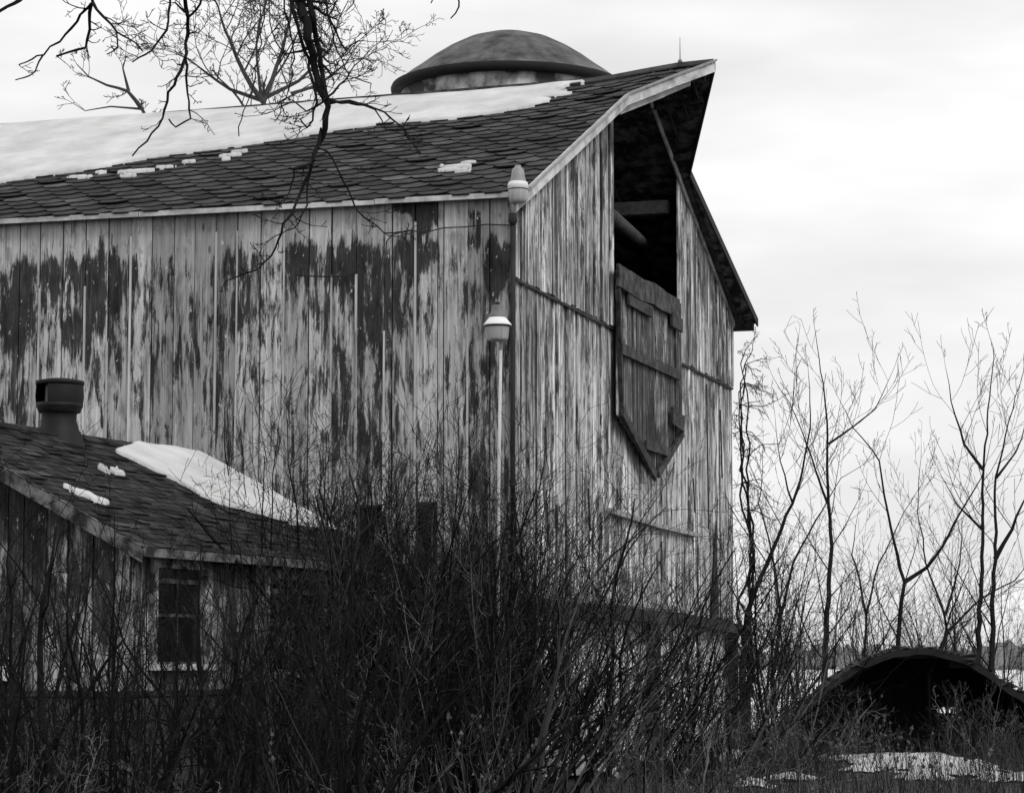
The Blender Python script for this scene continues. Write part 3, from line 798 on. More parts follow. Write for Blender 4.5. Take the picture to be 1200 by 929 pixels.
# walls
IX, IY = .18, .20
def sside(px, py): p = SF.hit(px, py, (0, 1, 0), IY); return p.x, p.z
def sgab(px, py): p = SF.hit(px, py, (1, 0, 0), IX); return p.y, p.z
wz = .95 * 0 + sside(250, 811)[1]; print('shed block top', wz)
w1 = (*sside(181, 665), *sside(235, 775)); w2_ = (*sside(312, 678), *sside(374, 784))
print(w1, w2_)
so = [(w1[0], w1[2], w1[3], w1[1]), (w2_[0], w2_[2], w2_[3], w2_[1])]
mb = MB()
boards(mb, IX, SLn - IX, lambda a: wz, lambda a: SZE + SS * IY - .06, lambda a, d, z: V((a, IY - d, z)), so, .16, .24, breaks=[x for o_ in so for x in o_[:2]])
mb.build('wall', [M['shed'], M['dark'], M['lightbat']], shed)
mb = MB(); g1 = (sgab(14, 768), sgab(-40, 800))
boards(mb, IY, SW - IY, lambda a: wz, lambda a: SZE + SS * min(a, SW - a) - .06, lambda a, d, z: V((IX - d, a, z)), (), .16, .26, ragb=.02)
mb.build('wall', [M['shed'], M['dark'], M['lightbat']], shed)
mb = MB(); boards(mb, IY, SW - IY, lambda a: wz, lambda a: SZE + SS * min(a, SW - a) - .06, lambda a, d, z: V((SLn - IX + d, a, z)), (), .16, .26)
boards(mb, IX, SLn - IX, lambda a: wz, lambda a: SZE + SS * IY - .06, lambda a, d, z: V((a, SW - IY + d, z)), (), .16, .26)
mb.build('wall', [M['shed'], M['dark'], M['lightbat']], shed)
mb = MB()
nb = 0
for row in range(6):
    z0 = -.1 + (wz + .08) * row / 6; z1 = -.1 + (wz + .08) * (row + 1) / 6 - .012
    x = IX - .02 - (row % 2) * .2
    while x < SLn - IX:
        xa = max(x, IX - .02); xb = min(x + .39, SLn - IX)
        if xb > xa: mb.box(xa, xb, IY - .03 + rng.uniform(-.004, .004), IY + .15, z0, z1, rng.random())
        x += .4
    y = IY + .16 - (row % 2) * .2
    while y < SW - IY:
        ya = max(y, IY + .155); yb = min(y + .39, SW - IY)
        mb.box(IX - .03 + rng.uniform(-.004, .004), IX + .15, ya, yb, z0, z1, rng.random()); y += .4
mb.box(IX, SLn - IX, SW - IY - .16, SW - IY - .01, -.1, wz - .02); mb.box(SLn - IX - .15, SLn - IX - .005, IY + .2, SW - IY - .2, -.1, wz - .02)
mb.box(IX + .03, SLn - IX - .03, IY + .03, SW - IY - .03, .02, .05)
mb.build('foundation', M['block'], shed)
mb = MB(); mb.box(IX - .04, SLn - IX, IY - .045, IY - .002, wz - .02, wz + .03, .3); mb.box(IX - .045, IX - .002, IY + .005, SW - IY, wz - .02, wz + .03, .3); mb.build('sill_board', M['batten'], shed)
for n_, (c0, c1, z0, z1) in enumerate(so):
    mb = MB(); y0, y1 = IY - .045, IY + .03; fw = .09
    mb.box(c0 - fw, c0, y0, y1, z0 - .02, z1, .9); mb.box(c1, c1 + fw, y0, y1, z0 - .02, z1, .9); mb.box(c0 - fw, c1 + fw, y0, y1, z1 + .002, z1 + .10, .8)
    fr = mb.build('window', M['wintrim'], shed)
    mb = MB(); mb.box(c0 - fw - .03, c1 + fw + .03, IY - .09, IY + .02, z0 - .075, z0 - .022, .9); mb.build('sill', M['fascia'], fr)
    mb = MB(); mb.box(c0, c1, IY + .02, IY + .03, z0, z1); mb.build('pane', M['glass'], fr)
    mb = MB(); mb.box((c0 + c1) / 2 - .012, (c0 + c1) / 2 + .012, IY + .004, IY + .018, z0, z1, .5); mb.box(c0, c1, IY - .002, IY + .017, (z0 + z1) / 2 - .015, (z0 + z1) / 2 + .015, .8)
    mb.box(c0, c1, IY - .004, IY + .017, z1 - .13, z1 - .09, .9)
    mb.build('sash', M['shedtrim'], fr)
pn = MB(); (ya, za), (yb, zb2) = sgab(14, 770), sgab(-60, 797)
pn.box(IX - .05, IX - .03, ya, yb, zb2, za); pn.build('pale_panel', M['paper'], shed)
# roof vent on the shed ridge
vp = SF.hit(69, 520, (0, 1, 0), SW / 2)
vent_x = vp.x
vc = V((vent_x, SW / 2, SZR)); Yv = (SF.M @ vc).y; s = Yv / 3000
vent = empty('roof_vent', SF.M @ vc, 0, 'dark metal ventilator with a slotted drum head on the shed ridge', 'roof vent')
print('vent', vc, Yv)
mb = MB()
n = 24; prof = [(40, -14), (34, -6), (27, 4), (23, 12), (24, 17), (27, 21)]
mb.lathe([(r_ * s * .86, (y_) * s * 1.45) for r_, y_ in prof], n=24)
mb.build('neck', M['rust'], vent, smooth=True)
mb = MB(); rr = 27.5 * s; z0_, z1_ = 28 * s, 62 * s; n = 30
a0_, a1_ = R(-110), R(200)                    # slot left open towards the front left
for rad_, sg in ((1.0, 1), (.96, -1)):
    mb.lathe([(rr * .88 * rad_, z0_ - .02), (rr * .97 * rad_, z0_ + .03), (rr * rad_, z0_ + .07), (rr * 1.035 * rad_, (z0_ + z1_) / 2), (rr * rad_, z1_ - .04), (rr * .99 * rad_, z1_)], n=n, a0=a0_, a1=a1_, closed=False)
mb.lathe([(rr * .84, z0_ - .022), (rr * .99, z0_ + .035), (rr * 1.0, z0_ + .075), (rr * .95, z0_ + .075)], n=36)
mb.lathe([(rr * .93, z1_ - .035), (rr * 1.03, z1_ - .035), (rr * 1.035, z1_ + .006), (rr * .5, z1_ + .03), (0, z1_ + .035)], n=36)
mb.build('drum', M['rust'], vent, smooth=True)
mb = MB(); mb.lathe([(rr * .62, z0_), (rr * .62, z1_ - .03)], n=24); mb.build('baffle', M['galvdark'], vent, smooth=True)
KB = .042
# snow on the shed roof
def shit(px, py): return SF.hit(px, py, (0, -SS, 1), SZE)
poly = [(shit(*p).x, shit(*p).y) for p in ((138, 533), (172, 548), (200, 563), (235, 582), (270, 596), (310, 605), (343, 616))]
poly = sorted((y_, x_) for x_, y_ in poly)
print('snowpoly', poly)
def ssn(u, v):        # u along y, v along x
    e = interp(poly, u) + 1.0 * max(0, (u - (SW / 2 - .3)) / .3) + .08 * noise.noise(V((u * 3, v * 2, 4)))
    s_ = min(v - e, SLn + .02 - v)
    return min(s_, u - poly[0][0] + .05 * noise.noise(V((v * 6, 0, 1))), SW / 2 + .06 - u)
snow_sheet(lambda u, v, k: srp(v, u, k), ssn, poly[0][0] - .1, SW / 2 + .1, min(p[1] for p in poly) - .3, SLn + .02, .025, .035, 'roof_snow', SF, 'tapering snow strip along the far rake of the shed roof')
SQ = 1.0
def bs(items, label): return blobs_sheet(items, SF, lambda u, v, k: srp(v, u, k), shit, 'snow_patch', label, None, .035, .02)
bs([(104, 584, .07, .07), (112, 588, .06, .06), (95, 581, .06, .05), (120, 591, .05, .05), (80, 575, .04, .04)], 'small lumpy snow patch low on the shed roof')
bs([(122, 553, .03, .05), (132, 556, .03, .06), (143, 558, .03, .05)], 'thin broken line of snow below the shed ridge')

# ------------------------------------------------------------------ arched metal shelter
AY = 39.0
ac = at(1078, 880, AY)
arch = empty('arched_shelter', (ac.x, AY, 0), R(-6), 'low dark half round metal shelter with snow before its mouth', 'shelter')
wA, hA = 2.42, 1.60
def ap_(th, r=1.0, y=0): t_ = math.cos(th); return V((t_ * wA * r, y, hA * r * (1 - abs(t_) ** 1.85) + .02 - .12 * t_ ** 6))
mb = MB(); n = 40; K = 44
for l, rr in enumerate((1.0, .965)):
    for j in range(K + 1):
        y = .05 + j * .1; c_ = .014 * math.cos(j * math.pi)
        for i in range(n + 1): mb.v.append(tuple(ap_(math.pi * i / n, rr + c_ + .03 * noise.noise(V((i * .35, y * .8, 3))), y)))
def ai(l, j, i): return l * (K + 1) * (n + 1) + j * (n + 1) + i
for l in (0, 1):
    for j in range(K):
        for i in range(n): mb.face((ai(l, j, i), ai(l, j, i + 1), ai(l, j + 1, i + 1), ai(l, j + 1, i)))
mb.build('shell', M['rust'], arch, smooth=True)
mb = MB()
for i in range(n):
    a0, a1 = math.pi * i / n, math.pi * (i + 1) / n
    e0, e1 = [1.015 + .03 * noise.noise(V((q * .35, 0, 3))) + .02 * noise.noise(V((q * 1.3, 4, 3))) for q in (i, i + 1)]
    mb.prism([ap_(a0, e0), ap_(a1, e1), ap_(a1, e1 - .06), ap_(a0, e0 - .06)], V((0, .05, 0)))
mb.build('rim', M['rim'], arch)
mb = MB(); hole = at(1076, 832, AY + 4.3); hx, hz = hole.x - ac.x, hole.z
top = lambda x: max(0, hA * (1 - abs(x / wA) ** 1.85) + .01)
x_ = -wA * .98
while x_ < wA * .98:
    xn = min(x_ + .16, wA * .98)
    if abs((x_ + xn) / 2 - hx) < .09:
        mb.prism([V((x_, 4.3, -.1)), V((xn, 4.3, -.1)), V((xn, 4.3, hz - .05)), V((x_, 4.3, hz - .03))], V((0, .03, 0)), rng.random())
        mb.prism([V((x_, 4.3, hz + .04)), V((xn, 4.3, hz + .06)), V((xn, 4.3, top(xn))), V((x_, 4.3, top(x_)))], V((0, .03, 0)), rng.random())
    else: mb.prism([V((x_, 4.3, -.1)), V((xn, 4.3, -.1)), V((xn, 4.3, top(xn))), V((x_, 4.3, top(x_)))], V((0, .03, 0)), rng.random())
    x_ = xn
mb.build('back_wall', M['dark'], arch)
for (pa, pb, pc, pd, lab) in ((1040, 1104, 764, 771, 'long dark plank lying on top of the arched shelter'), (1112, 1146, 765, 782, 'short thick dark block on the shoulder of the arched shelter')):
    a_, b_ = at(pa, pc, AY + .4), at(pb, pd, AY + .4)
    mb = MB(); mb.prism([V((a_.x, AY + .25, b_.z)), V((b_.x, AY + .25, b_.z)), V((b_.x, AY + .25, a_.z)), V((a_.x, AY + .25, a_.z - .05))], V((0, .5, 0)), .2)
    tag(mb.build('plank' if pa == 1040 else 'wood_block', M['rim']), lab, 'plank' if pa == 1040 else 'block')

mb = MB(); rg = random.Random(31)            # leaf litter and moss clods along the top of the shell
for k in range(520):
    th = math.pi * rg.uniform(.12, .88); c = ap_(th, 1.015, rg.uniform(.0, 4.2) if k % 3 else rg.uniform(0, .25)); s_ = rg.uniform(.02, .07) if k % 9 else rg.uniform(.07, .14)
    b = len(mb.v); mb.v += [tuple(c + V((rg.uniform(-1.4, 1.4), rg.uniform(-1, 1), rg.uniform(-.5, .6))) * s_) for _ in range(5)]
    for f_ in ((0, 1, 2), (0, 2, 3), (0, 3, 4), (1, 2, 4), (2, 3, 4)): mb.face(tuple(b + i for i in f_), rg.random())
tag(mb.build('leaf_litter', M['dark'], arch), kind='stuff')
# ------------------------------------------------------------------ snow on the ground
gs = [(1035, 893, 1.0, 1.3), (1065, 896, 1.0, 1.6), (1095, 898, 1.0, 1.3), (1120, 902, .8, 1.0), (1075, 890, .8, .6), (1010, 902, .45, .3), (1130, 908, .4, .3), (1195, 915, .5, .35), (1165, 912, .3, .3), (1085, 912, .5, .2),
      (930, 880, .25, .3), (945, 876, .15, .2), (925, 918, .5, .15), (848, 893, .2, .3), (862, 888, .2, .4), (385, 921, .35, .3), (415, 924, .3, .2), (560, 919, 1.1, .7), (610, 921, 1.1, .6), (655, 922, .9, .6), (700, 923, .7, .5), (520, 924, .6, .4), (400, 922, .7, .5), (345, 926, .25, .2), (880, 925, .3, .2), (350, 915, .3, .3), (590, 914, .5, .4)]
def ghit(px, py): d = ray(px, py); t_ = -EYE / d.z; return V((d.x * t_, d.y * t_, 0))
mb = MB()
gs += [(-535, 0, .5, .5), (-385, 0, .6, .5), (-560, 0, .9, .6), (-600, 0, .7, .6), (-650, 0, .8, .6), (-690, 0, .5, .5), (-415, 0, .4, .4)]
for px, py, a_, b_ in gs:
    c = ghit(px, py) if px > 0 else V(((-px - CX) / 3016 * 28, 27.9, 0)); b_ *= 1.8; st = .06
    for i in range(int(-a_ * 1.5 / st), int(a_ * 1.5 / st)):
        for j in range(int(-b_ * 1.5 / st), int(b_ * 1.5 / st)):
            def S(i, j):
                x, y = c.x + i * st, c.y + j * st
                return 1 - math.hypot(i * st / a_, j * st / b_) + .45 * noise.noise(V((x * 2.3, y * 2.3, 8))) + .25 * noise.noise(V((x * 7, y * 7, 3)))
            if S(i + .5, j + .5) > .25:
                b = len(mb.v)
                for di, dj in ((0, 0), (1, 0), (1, 1), (0, 1)):
                    x, y = c.x + (i + di) * st, c.y + (j + dj) * st; q = S(i + di, j + dj)
                    mb.v.append((x, y, gz(round(x), round(y)) * .0 + gz(x, y) + .02 + .09 * max(0, min(1, (q - .25) * 1.4)) ** .6 * (1 + .5 * noise.noise(V((x * 4, y * 4, 0))))))
                mb.face((b, b + 1, b + 2, b + 3))
tag(mb.build('ground_snow', M['snow'], smooth=True), 'thin melting snow patches scattered over the dark ground', 'snow', kind='stuff')

exec_veg = True
# ------------------------------------------------------------------ vegetation
MINR = .0012
def grow(mb, p, d, L, r, lv, rg, P, a=None):
    """one branch with side branches; P: list of per-level dicts"""
    q = P[lv]; n = q.get('seg', 5); pts = [p.copy()]; rad = [r]; dd = d.normalized()
    tr = q.get('taper', .35); a = rg.random() if a is None else a
    for i in range(n):
        dd = (dd + V((rg.gauss(0, 1), rg.gauss(0, 1), rg.gauss(0, 1))) * q.get('wig', .12) + V((0, 0, q.get('up', .05)))).normalized()
        pts.append(pts[-1] + dd * (L / n)); rad.append(r * (1 - (1 - tr) * (i + 1) / n))
    mb.tube(pts, [max(x_, MINR * .8) for x_ in rad], q.get('sides', 3), a)
    if lv + 1 < len(P):
        k = q.get('kids', 6)
        if isinstance(k, tuple): k = rg.randint(*k)
        s0 = q.get('start', .25)
        for j in range(k):
            t_ = s0 + (1 - s0) * (j + rg.random()) / k; f_ = t_ * n; i = min(int(f_), n - 1); fr = f_ - i
            c = pts[i].lerp(pts[i + 1], fr); ax = (pts[i + 1] - pts[i]).normalized()
            perp = ax.cross(V((rg.gauss(0, 1), rg.gauss(0, 1), rg.gauss(0, 1))))
            if perp.length < .01: continue
            perp.normalize(); an = R(rg.uniform(*q.get('ang', (25, 55))))
            nd = ax * math.cos(an) + perp * math.sin(an)
            grow(mb, c, nd, L * q.get('lr', .45) * (1.15 - t_ * q.get('shr', .6)) * rg.uniform(.6, 1.25), max(MINR, (rad[i] * (1 - fr) + rad[i + 1] * fr) * q.get('rr', .55)), lv + 1, rg, P, a)

def shrub_mesh(seed, stems, H, spread, r0, lean=(0, 0), kids=(5, 8), kids2=(3, 5), wig=.10, foot=.25, lr=.42, k3=(0, 2), droop=.0):
    rg = random.Random(seed); mb = MB()
    for s_ in range(stems):
        an = rg.uniform(0, 2 * math.pi); t_ = rg.uniform(.1, 1) ** .8 * spread * (2.2 if rg.random() < .18 else 1)
        d = V((math.cos(an) * t_ + lean[0], math.sin(an) * t_ + lean[1], 1))
        th = rg.choice((.6, .8, 1, 1.7)); hh = H * rg.uniform(.5, 1.08)
        P = [dict(seg=9, wig=wig * rg.uniform(.6, 1.5), up=.02 - droop * rg.random(), kids=kids, start=.2, ang=(18, 55), lr=lr, rr=.5, taper=.22, sides=4),
             dict(seg=6, wig=.17, up=.07, kids=kids2, start=.12, ang=(25, 65), lr=.42, rr=.62, sides=3),
             dict(seg=4, wig=.2, up=.05, sides=3, kids=k3, ang=(30, 70), lr=.5, rr=.8), dict(seg=2, wig=.2, sides=3)]
        grow(mb, V((rg.gauss(0, foot), rg.gauss(0, foot), -.08)), d, hh, r0 * th, 0, rg, P)
    return mb
# prototypes: dense brush, leaning canes, arching whips
kinds = {}; MINR = .0031
def proto(name, mt, *a, **k):
    me_o = shrub_mesh(*a, **k).build(name, M[mt]); me = me_o.data; bpy.data.objects.remove(me_o); kinds[name] = kinds.get(name, []) + [me]
for sd_ in (1, 2, 3): proto('brush_shrub', 'twig', sd_, 19, 3.75, .36, .020, kids=(6, 9), kids2=(3, 4), foot=.6, droop=.03, k3=(0, 1))
for sd_ in (4, 5): proto('leaning_shrub', 'twig', sd_, 20, 3.6, .22, .019, lean=(.62, 0), kids=(4, 6), kids2=(2, 3), foot=.55, droop=.04)
for sd_ in (6, 7): proto('cane_shrub', 'canes', sd_, 15, 3.3, .26, .027, kids=(5, 7), kids2=(2, 4), foot=.45)
for sd_ in (8, 9): proto('low_shrub', 'lowtwig', sd_, 24, 1.9, .75, .007, kids=(5, 8), kids2=(3, 5), foot=.45, wig=.2, droop=.1)
def shrub(kind, i, px, Y, sc, rz, label, zs=1.0, tilt=(0, 0)):
    me = kinds[kind][i % len(kinds[kind])]; o = bpy.data.objects.new(kind, me); COL.objects.link(o)
    x = (px - CX) / 3016 * Y
    o.location = (x, Y, gz(x, Y)); o.rotation_euler = (R(tilt[0]), R(tilt[1]), R(rz)); o.scale = (sc, sc, sc * zs)
    tag(o, label, 'shrub', 'bare shrubs in front of the buildings')
S = shrub
S('brush_shrub', 0, 330, 28.6, 1.0, 10, 'bare bush rising behind the far end of the shed roof')
S('brush_shrub', 1, 400, 27.6, 1.02, 80, 'twiggy bush before the left of two dark openings in the barn')
S('brush_shrub', 2, 455, 28.0, 1.0, 140, 'dense bush between the two dark openings low in the barn')
S('brush_shrub', 0, 500, 27.0, 1.05, 200, 'dense bush covering the right of two dark openings in the barn')
S('brush_shrub', 1, 545, 28.2, .98, 300, 'dense dark bush just left of the pale lamp pole')
S('brush_shrub', 2, 590, 27.2, .95, 30, 'tangled bush around the foot of the pale lamp pole')
S('brush_shrub', 1, 635, 28.6, .6, 250, 'bush just right of the barn corner under the sill beam')
S('leaning_shrub', 0, 660, 27.4, .85, 5, 'whips leaning right across the left end of the sill beam')
S('leaning_shrub', 1, 720, 27.8, .78, -10, 'whips leaning right just before the dark post under the barn')
S('leaning_shrub', 0, 770, 28.5, .72, -15, 'whips leaning right beyond the dark post under the barn')
S('leaning_shrub', 1, 610, 26.5, .98, 12, 'arching whips crossing the pale lamp pole towards the right')
S('brush_shrub', 0, 825, 31.0, .62, 95, 'dark bush against the lower right of the gable wall')
S('brush_shrub', 2, 868, 34.5, .9, 60, 'dark bush just past the right corner of the barn')
S('leaning_shrub', 0, 845, 32.0, .8, 20, 'leaning bush reaching from barn end towards the shelter')
S('low_shrub', 0, 905, 35.5, 1.0, 60, 'low tangle between the barn end and the shelter')
S('low_shrub', 1, 950, 36.8, .75, 160, 'low tangle against the left shoulder of the shelter')
S('cane_shrub', 0, 60, 19.0, .92, 0, 'thick dark canes leaning left in front of the shed gable', tilt=(0, -14))
S('cane_shrub', 1, 105, 20.0, .85, 70, 'upright dark canes before the near corner of the shed', tilt=(0, -5))
S('cane_shrub', 0, 0, 19.5, .8, 150, 'dark canes at the left edge of the view before the shed', tilt=(0, -8))
S('cane_shrub', 1, 170, 19.5, .72, 200, 'dark canes crossing the near window of the shed')
S('cane_shrub', 0, 275, 20.4, .75, 260, 'dark canes between the two windows of the shed')
S('cane_shrub', 1, 325, 21.5, .85, 310, 'dark canes crossing the far window of the shed')
S('brush_shrub', 1, 375, 23.5, .9, 20, 'dense bush at the far corner of the shed')
S('brush_shrub', 0, 430, 23.0, .82, 120, 'dense bush in the middle foreground right of the shed')
S('brush_shrub', 2, 490, 23.6, .82, 220, 'dense black bush in the centre foreground')
S('brush_shrub', 1, 550, 24.0, .74, 180, 'foreground bush left of the barn corner')
S('leaning_shrub', 1, 620, 24.2, .76, -5, 'foreground whips below the barn corner leaning right')
S('low_shrub', 1, 780, 26.5, .9, 230, 'low wiry bush right of the dark post')
S('brush_shrub', 2, 360, 26.2, 1.0, 33, 'bush beyond the far corner of the shed roof')
S('brush_shrub', 0, 425, 26.0, .98, 66, 'bush standing before the barn left of its low openings')
S('brush_shrub', 1, 475, 25.8, 1.0, 99, 'black twiggy bush between shed and lamp pole')
S('brush_shrub', 2, 525, 25.6, .93, 111, 'thick bush a little left of the lamp pole foot')
S('brush_shrub', 0, 575, 25.4, .85, 133, 'spiky bush crossing the lower lamp pole')
S('brush_shrub', 1, 280, 29.8, .95, 155, 'bush top showing above the middle of the shed snow')
S('brush_shrub', 2, 225, 30.2, .85, 177, 'thin bush top above the upper end of the shed snow')
S('cane_shrub', 0, 395, 20.0, .8, 120, 'dark canes right of the far shed window')
S('cane_shrub', 1, 20, 17.6, .74, 20, 'close dark canes at the lower left', tilt=(0, -12))
S('low_shrub', 0, 1125, 37.8, .45, 144, 'small wiry bush in the right half of the shelter mouth')
S('low_shrub', 1, 1175, 37.0, .8, 244, 'wiry bush against the right shoulder of the shelter')
S('brush_shrub', 0, 925, 40.0, .55, 84, 'small dark bush rising behind the left foot of the shelter')
S('brush_shrub', 1, 415, 24.6, .98, 222, 'spreading bush whose top crosses the left dark barn opening')
S('brush_shrub', 2, 465, 24.8, 1.0, 262, 'spreading bush between the two dark barn openings nearer the camera')
S('brush_shrub', 0, 510, 24.3, .96, 312, 'spreading bush whose top crosses the right dark barn opening')
S('brush_shrub', 2, 385, 27.0, 1.0, 352, 'twiggy bush rising just beyond the lower end of the shed roof snow')
S('brush_shrub', 1, 440, 29.5, 1.05, 17, 'bush pressed against the barn beneath its dark openings')
S('brush_shrub', 0, 535, 29.4, 1.0, 47, 'bush pressed against the barn wall left of the corner')
S('brush_shrub', 2, 575, 24.6, .82, 77, 'coarse bush in front of the barn corner')
S('cane_shrub', 1, 375, 19.2, .8, 57, 'thick dark canes at the right end of the shed wall')
S('cane_shrub', 0, 130, 17.8, .68, 207, 'thick short canes in front of the shed corner')
S('low_shrub', 0, 30, 17.0, .75, 330, 'low tangle at the lower left in front of the canes')
S('low_shrub', 1, 150, 17.2, .5, 80, 'low tangle below the near corner of the shed')
S('low_shrub', 0, 455, 20.5, .75, 10, 'low tangle in the centre foreground')

MINR = .005
# pale fallen stalk in front of the shed
mb = MB(); mb.tube([at(303, 755, 18.5), at(313, 785, 18.45), at(330, 815, 18.4), at(345, 850, 18.3), at(366, 888, 18.2), at(392, 945, 18.1)], [.002, .0025, .003, .004, .0045, .005], 5)
tag(mb.build('stalk', M['weed'], smooth=True), 'long pale dead stalk slanting down before the far shed window', 'stalk')

# vine tangle hanging beside the barn's far corner
mb = MB(); rg = random.Random(5)
Pv = [dict(seg=7, wig=.25, up=-.10, kids=(4, 7), start=.1, ang=(30, 80), lr=.35, rr=.5, sides=4), dict(seg=4, wig=.3, up=-.15, kids=(2, 4), ang=(30, 80), lr=.5, sides=3, rr=.6), dict(seg=3, wig=.3, up=-.1, sides=3)]
for st in range(4):
    path = [(876 + rg.uniform(-9, 14), 800), (870 + rg.uniform(-10, 14), 720), (872 + rg.uniform(-10, 14), 650), (866 + rg.uniform(-6, 10), 580), (869 + rg.uniform(-6, 10), 520), (867 + rg.uniform(-5, 10), 460), (872 + rg.uniform(-5, 14), 415)]
    pts = []
    for i in range(len(path) - 1):
        for k in range(4):
            f_ = k / 4; pts.append(at(path[i][0] * (1 - f_) + path[i + 1][0] * f_ + rg.gauss(0, 2), path[i][1] * (1 - f_) + path[i + 1][1] * f_, 43.5 + rg.gauss(0, .1)))
    mb.tube(pts, [.028 - .02 * i / len(pts) for i in range(len(pts))], 4)
    for p in pts[3::2]:
        grow(mb, p, V((rg.uniform(-.2, 1), rg.gauss(0, .4), rg.uniform(-.2, .5))), rg.uniform(.4, 1.0), .010, 0, rg, Pv)
base = at(876, 800, 43.5); mb.tube([V((base.x, 43.5, -.1)), base], [.06, .05], 6)
tag(mb.build('hanging_vine', M['sapling']), 'dark tangled vine climbing beside the right edge of the barn', 'vine')

# saplings at the right
TR = .95; MINR = .0048
def ptree(name, Y, paths, seed, mt, label, P, side=.55, klen=(1.0, 2.3), every=1, group=None, rk=.35, ground=True, yj=.15):
    rg = random.Random(seed); mb = MB()
    loc = None
    for pi, (r0, r1, path) in enumerate(paths):
        pts = []
        for i in range(len(path) - 1):
            n = max(2, int(math.hypot(path[i + 1][0] - path[i][0], path[i + 1][1] - path[i][1]) / 14))
            for k in range(n): f_ = k / n; pts.append((path[i][0] * (1 - f_) + path[i + 1][0] * f_, path[i][1] * (1 - f_) + path[i + 1][1] * f_))
        pts.append(path[-1]); dep = rg.uniform(-.3, .3) if pi else 0
        W3 = [at(x + rg.gauss(0, .8), y, Y + dep * i / len(pts) * Y * .03) for i, (x, y) in enumerate(pts)]
        if pi == 0:
            if ground:
                b_ = W3[0]; W3 = [V((b_.x, Y, -.2))] + W3
            loc = W3[0].copy()
        nW = len(W3); rad = [TR * (r0 + (r1 * .5 - r0) * (i / (nW - 1)) ** .75) for i in range(nW)]
        grow(mb, W3[-1], W3[-1] - W3[-2], klen[1] * .22, rad[-1], 0, rg, P)
        mb.tube(W3, rad, 6)
        for i in range(2, nW - 1, every):
            if rg.random() < side:
                ax = (W3[i + 1] - W3[i]).normalized(); sg = rg.choice((-1, 1))
                d = ax * .75 + V((sg * rg.uniform(.4, .9), rg.gauss(0, .5), rg.uniform(-.1, .3)))
                grow(mb, W3[i], d, rg.uniform(*klen) * (1.1 - .5 * i / nW), rad[i] * rk, 0, rg, P)
    for v_i in range(len(mb.v)): mb.v[v_i] = (mb.v[v_i][0] - loc.x, mb.v[v_i][1] - loc.y, mb.v[v_i][2])
    o = mb.build(name, M[mt]); o.location = (loc.x, loc.y, 0)
    return tag(o, label, 'tree', group)
Ps = [dict(seg=8, wig=.07, up=.10, kids=(3, 6), start=.2, ang=(25, 55), lr=.42, rr=.6, sides=4, taper=.2), dict(seg=5, wig=.08, up=.10, kids=(0, 2), ang=(25, 50), lr=.5, rr=.8, sides=3), dict(seg=3, wig=.12, up=.05, sides=3)]
G = 'bare saplings behind the shelter'
ptree('sapling', 50, [(.075, .012, [(966, 790), (970, 700), (974, 640), (970, 560), (971, 510), (965, 450), (955, 390)]), (.03, .008, [(971, 520), (1000, 500), (1025, 480), (1048, 430)]), (.03, .008, [(970, 590), (945, 520), (925, 470), (905, 440)])], 3, 'sapling', 'straight sapling nearest the barn among the taller saplings', Ps, group=G)
ptree('sapling', 47, [(.06, .010, [(1052, 780), (1054, 720), (1059, 682), (1045, 620), (1036, 580), (1030, 540), (1000, 500), (985, 470)]), (.045, .01, [(1059, 682), (1085, 665), (1105, 640), (1125, 600), (1150, 560), (1160, 520)])], 4, 'sapling', 'forked sapling dividing low above the shelter roof', Ps, group=G)
ptree('sapling', 46, [(.062, .010, [(1147, 785), (1149, 700), (1152, 620), (1152, 550), (1158, 480), (1165, 420), (1160, 395)]), (.035, .008, [(1152, 550), (1130, 520), (1115, 470), (1108, 430)]), (.03, .008, [(1152, 620), (1120, 590), (1100, 550)])], 5, 'sapling', 'left one of the two upright sapling trunks behind the shelter', Ps, group=G)
ptree('sapling', 44, [(.065, .012, [(1163, 800), (1163, 720), (1166, 655), (1167, 560), (1178, 510), (1195, 450)]), (.05, .012, [(1166, 655), (1185, 620), (1198, 590), (1215, 560)]), (.03, .008, [(1167, 560), (1190, 530), (1210, 480)])], 6, 'sapling', 'right one of the two upright sapling trunks behind the shelter', Ps, group=G)
ptree('sapling', 42, [(.065, .010, [(870, 780), (876, 720), (885, 690), (905, 645), (928, 590), (942, 550), (950, 500), (948, 440)]), (.02, .006, [(928, 590), (915, 540), (908, 490)])], 7, 'sapling', 'slanting sapling leaning right beside the barn', Ps, group=G)
ptree('sapling', 55, [(.06, .008, [(905, 790), (915, 720), (930, 660), (955, 610), (985, 560), (1020, 540)]), (.04, .008, [(915, 720), (905, 650), (890, 590), (895, 520)])], 8, 'sapling', 'crooked thin sapling between barn and straight sapling', Ps, side=.9, group=G)
ptree('sapling', 58, [(.05, .008, [(1010, 790), (1015, 720), (1030, 660), (1060, 600), (1085, 560)]), (.04, .008, [(1015, 720), (1000, 650), (1005, 600)])], 9, 'sapling', 'thin sapling behind the shelter left of the forked one', Ps, side=.9, group=G)
ptree('sapling', 60, [(.05, .008, [(1110, 790), (1108, 720), (1085, 660), (1075, 600), (1080, 520)]), (.04, .008, [(1108, 720), (1125, 660), (1130, 600)])], 10, 'sapling', 'thin sapling just left of the two upright trunks', Ps, side=.9, group=G)
ptree('sapling', 40, [(.035, .008, [(1090, 790), (1110, 740), (1150, 700), (1190, 680), (1220, 640)])], 12, 'sapling', 'low arching sapling at the right edge of the view', Ps, side=.6, group=G)
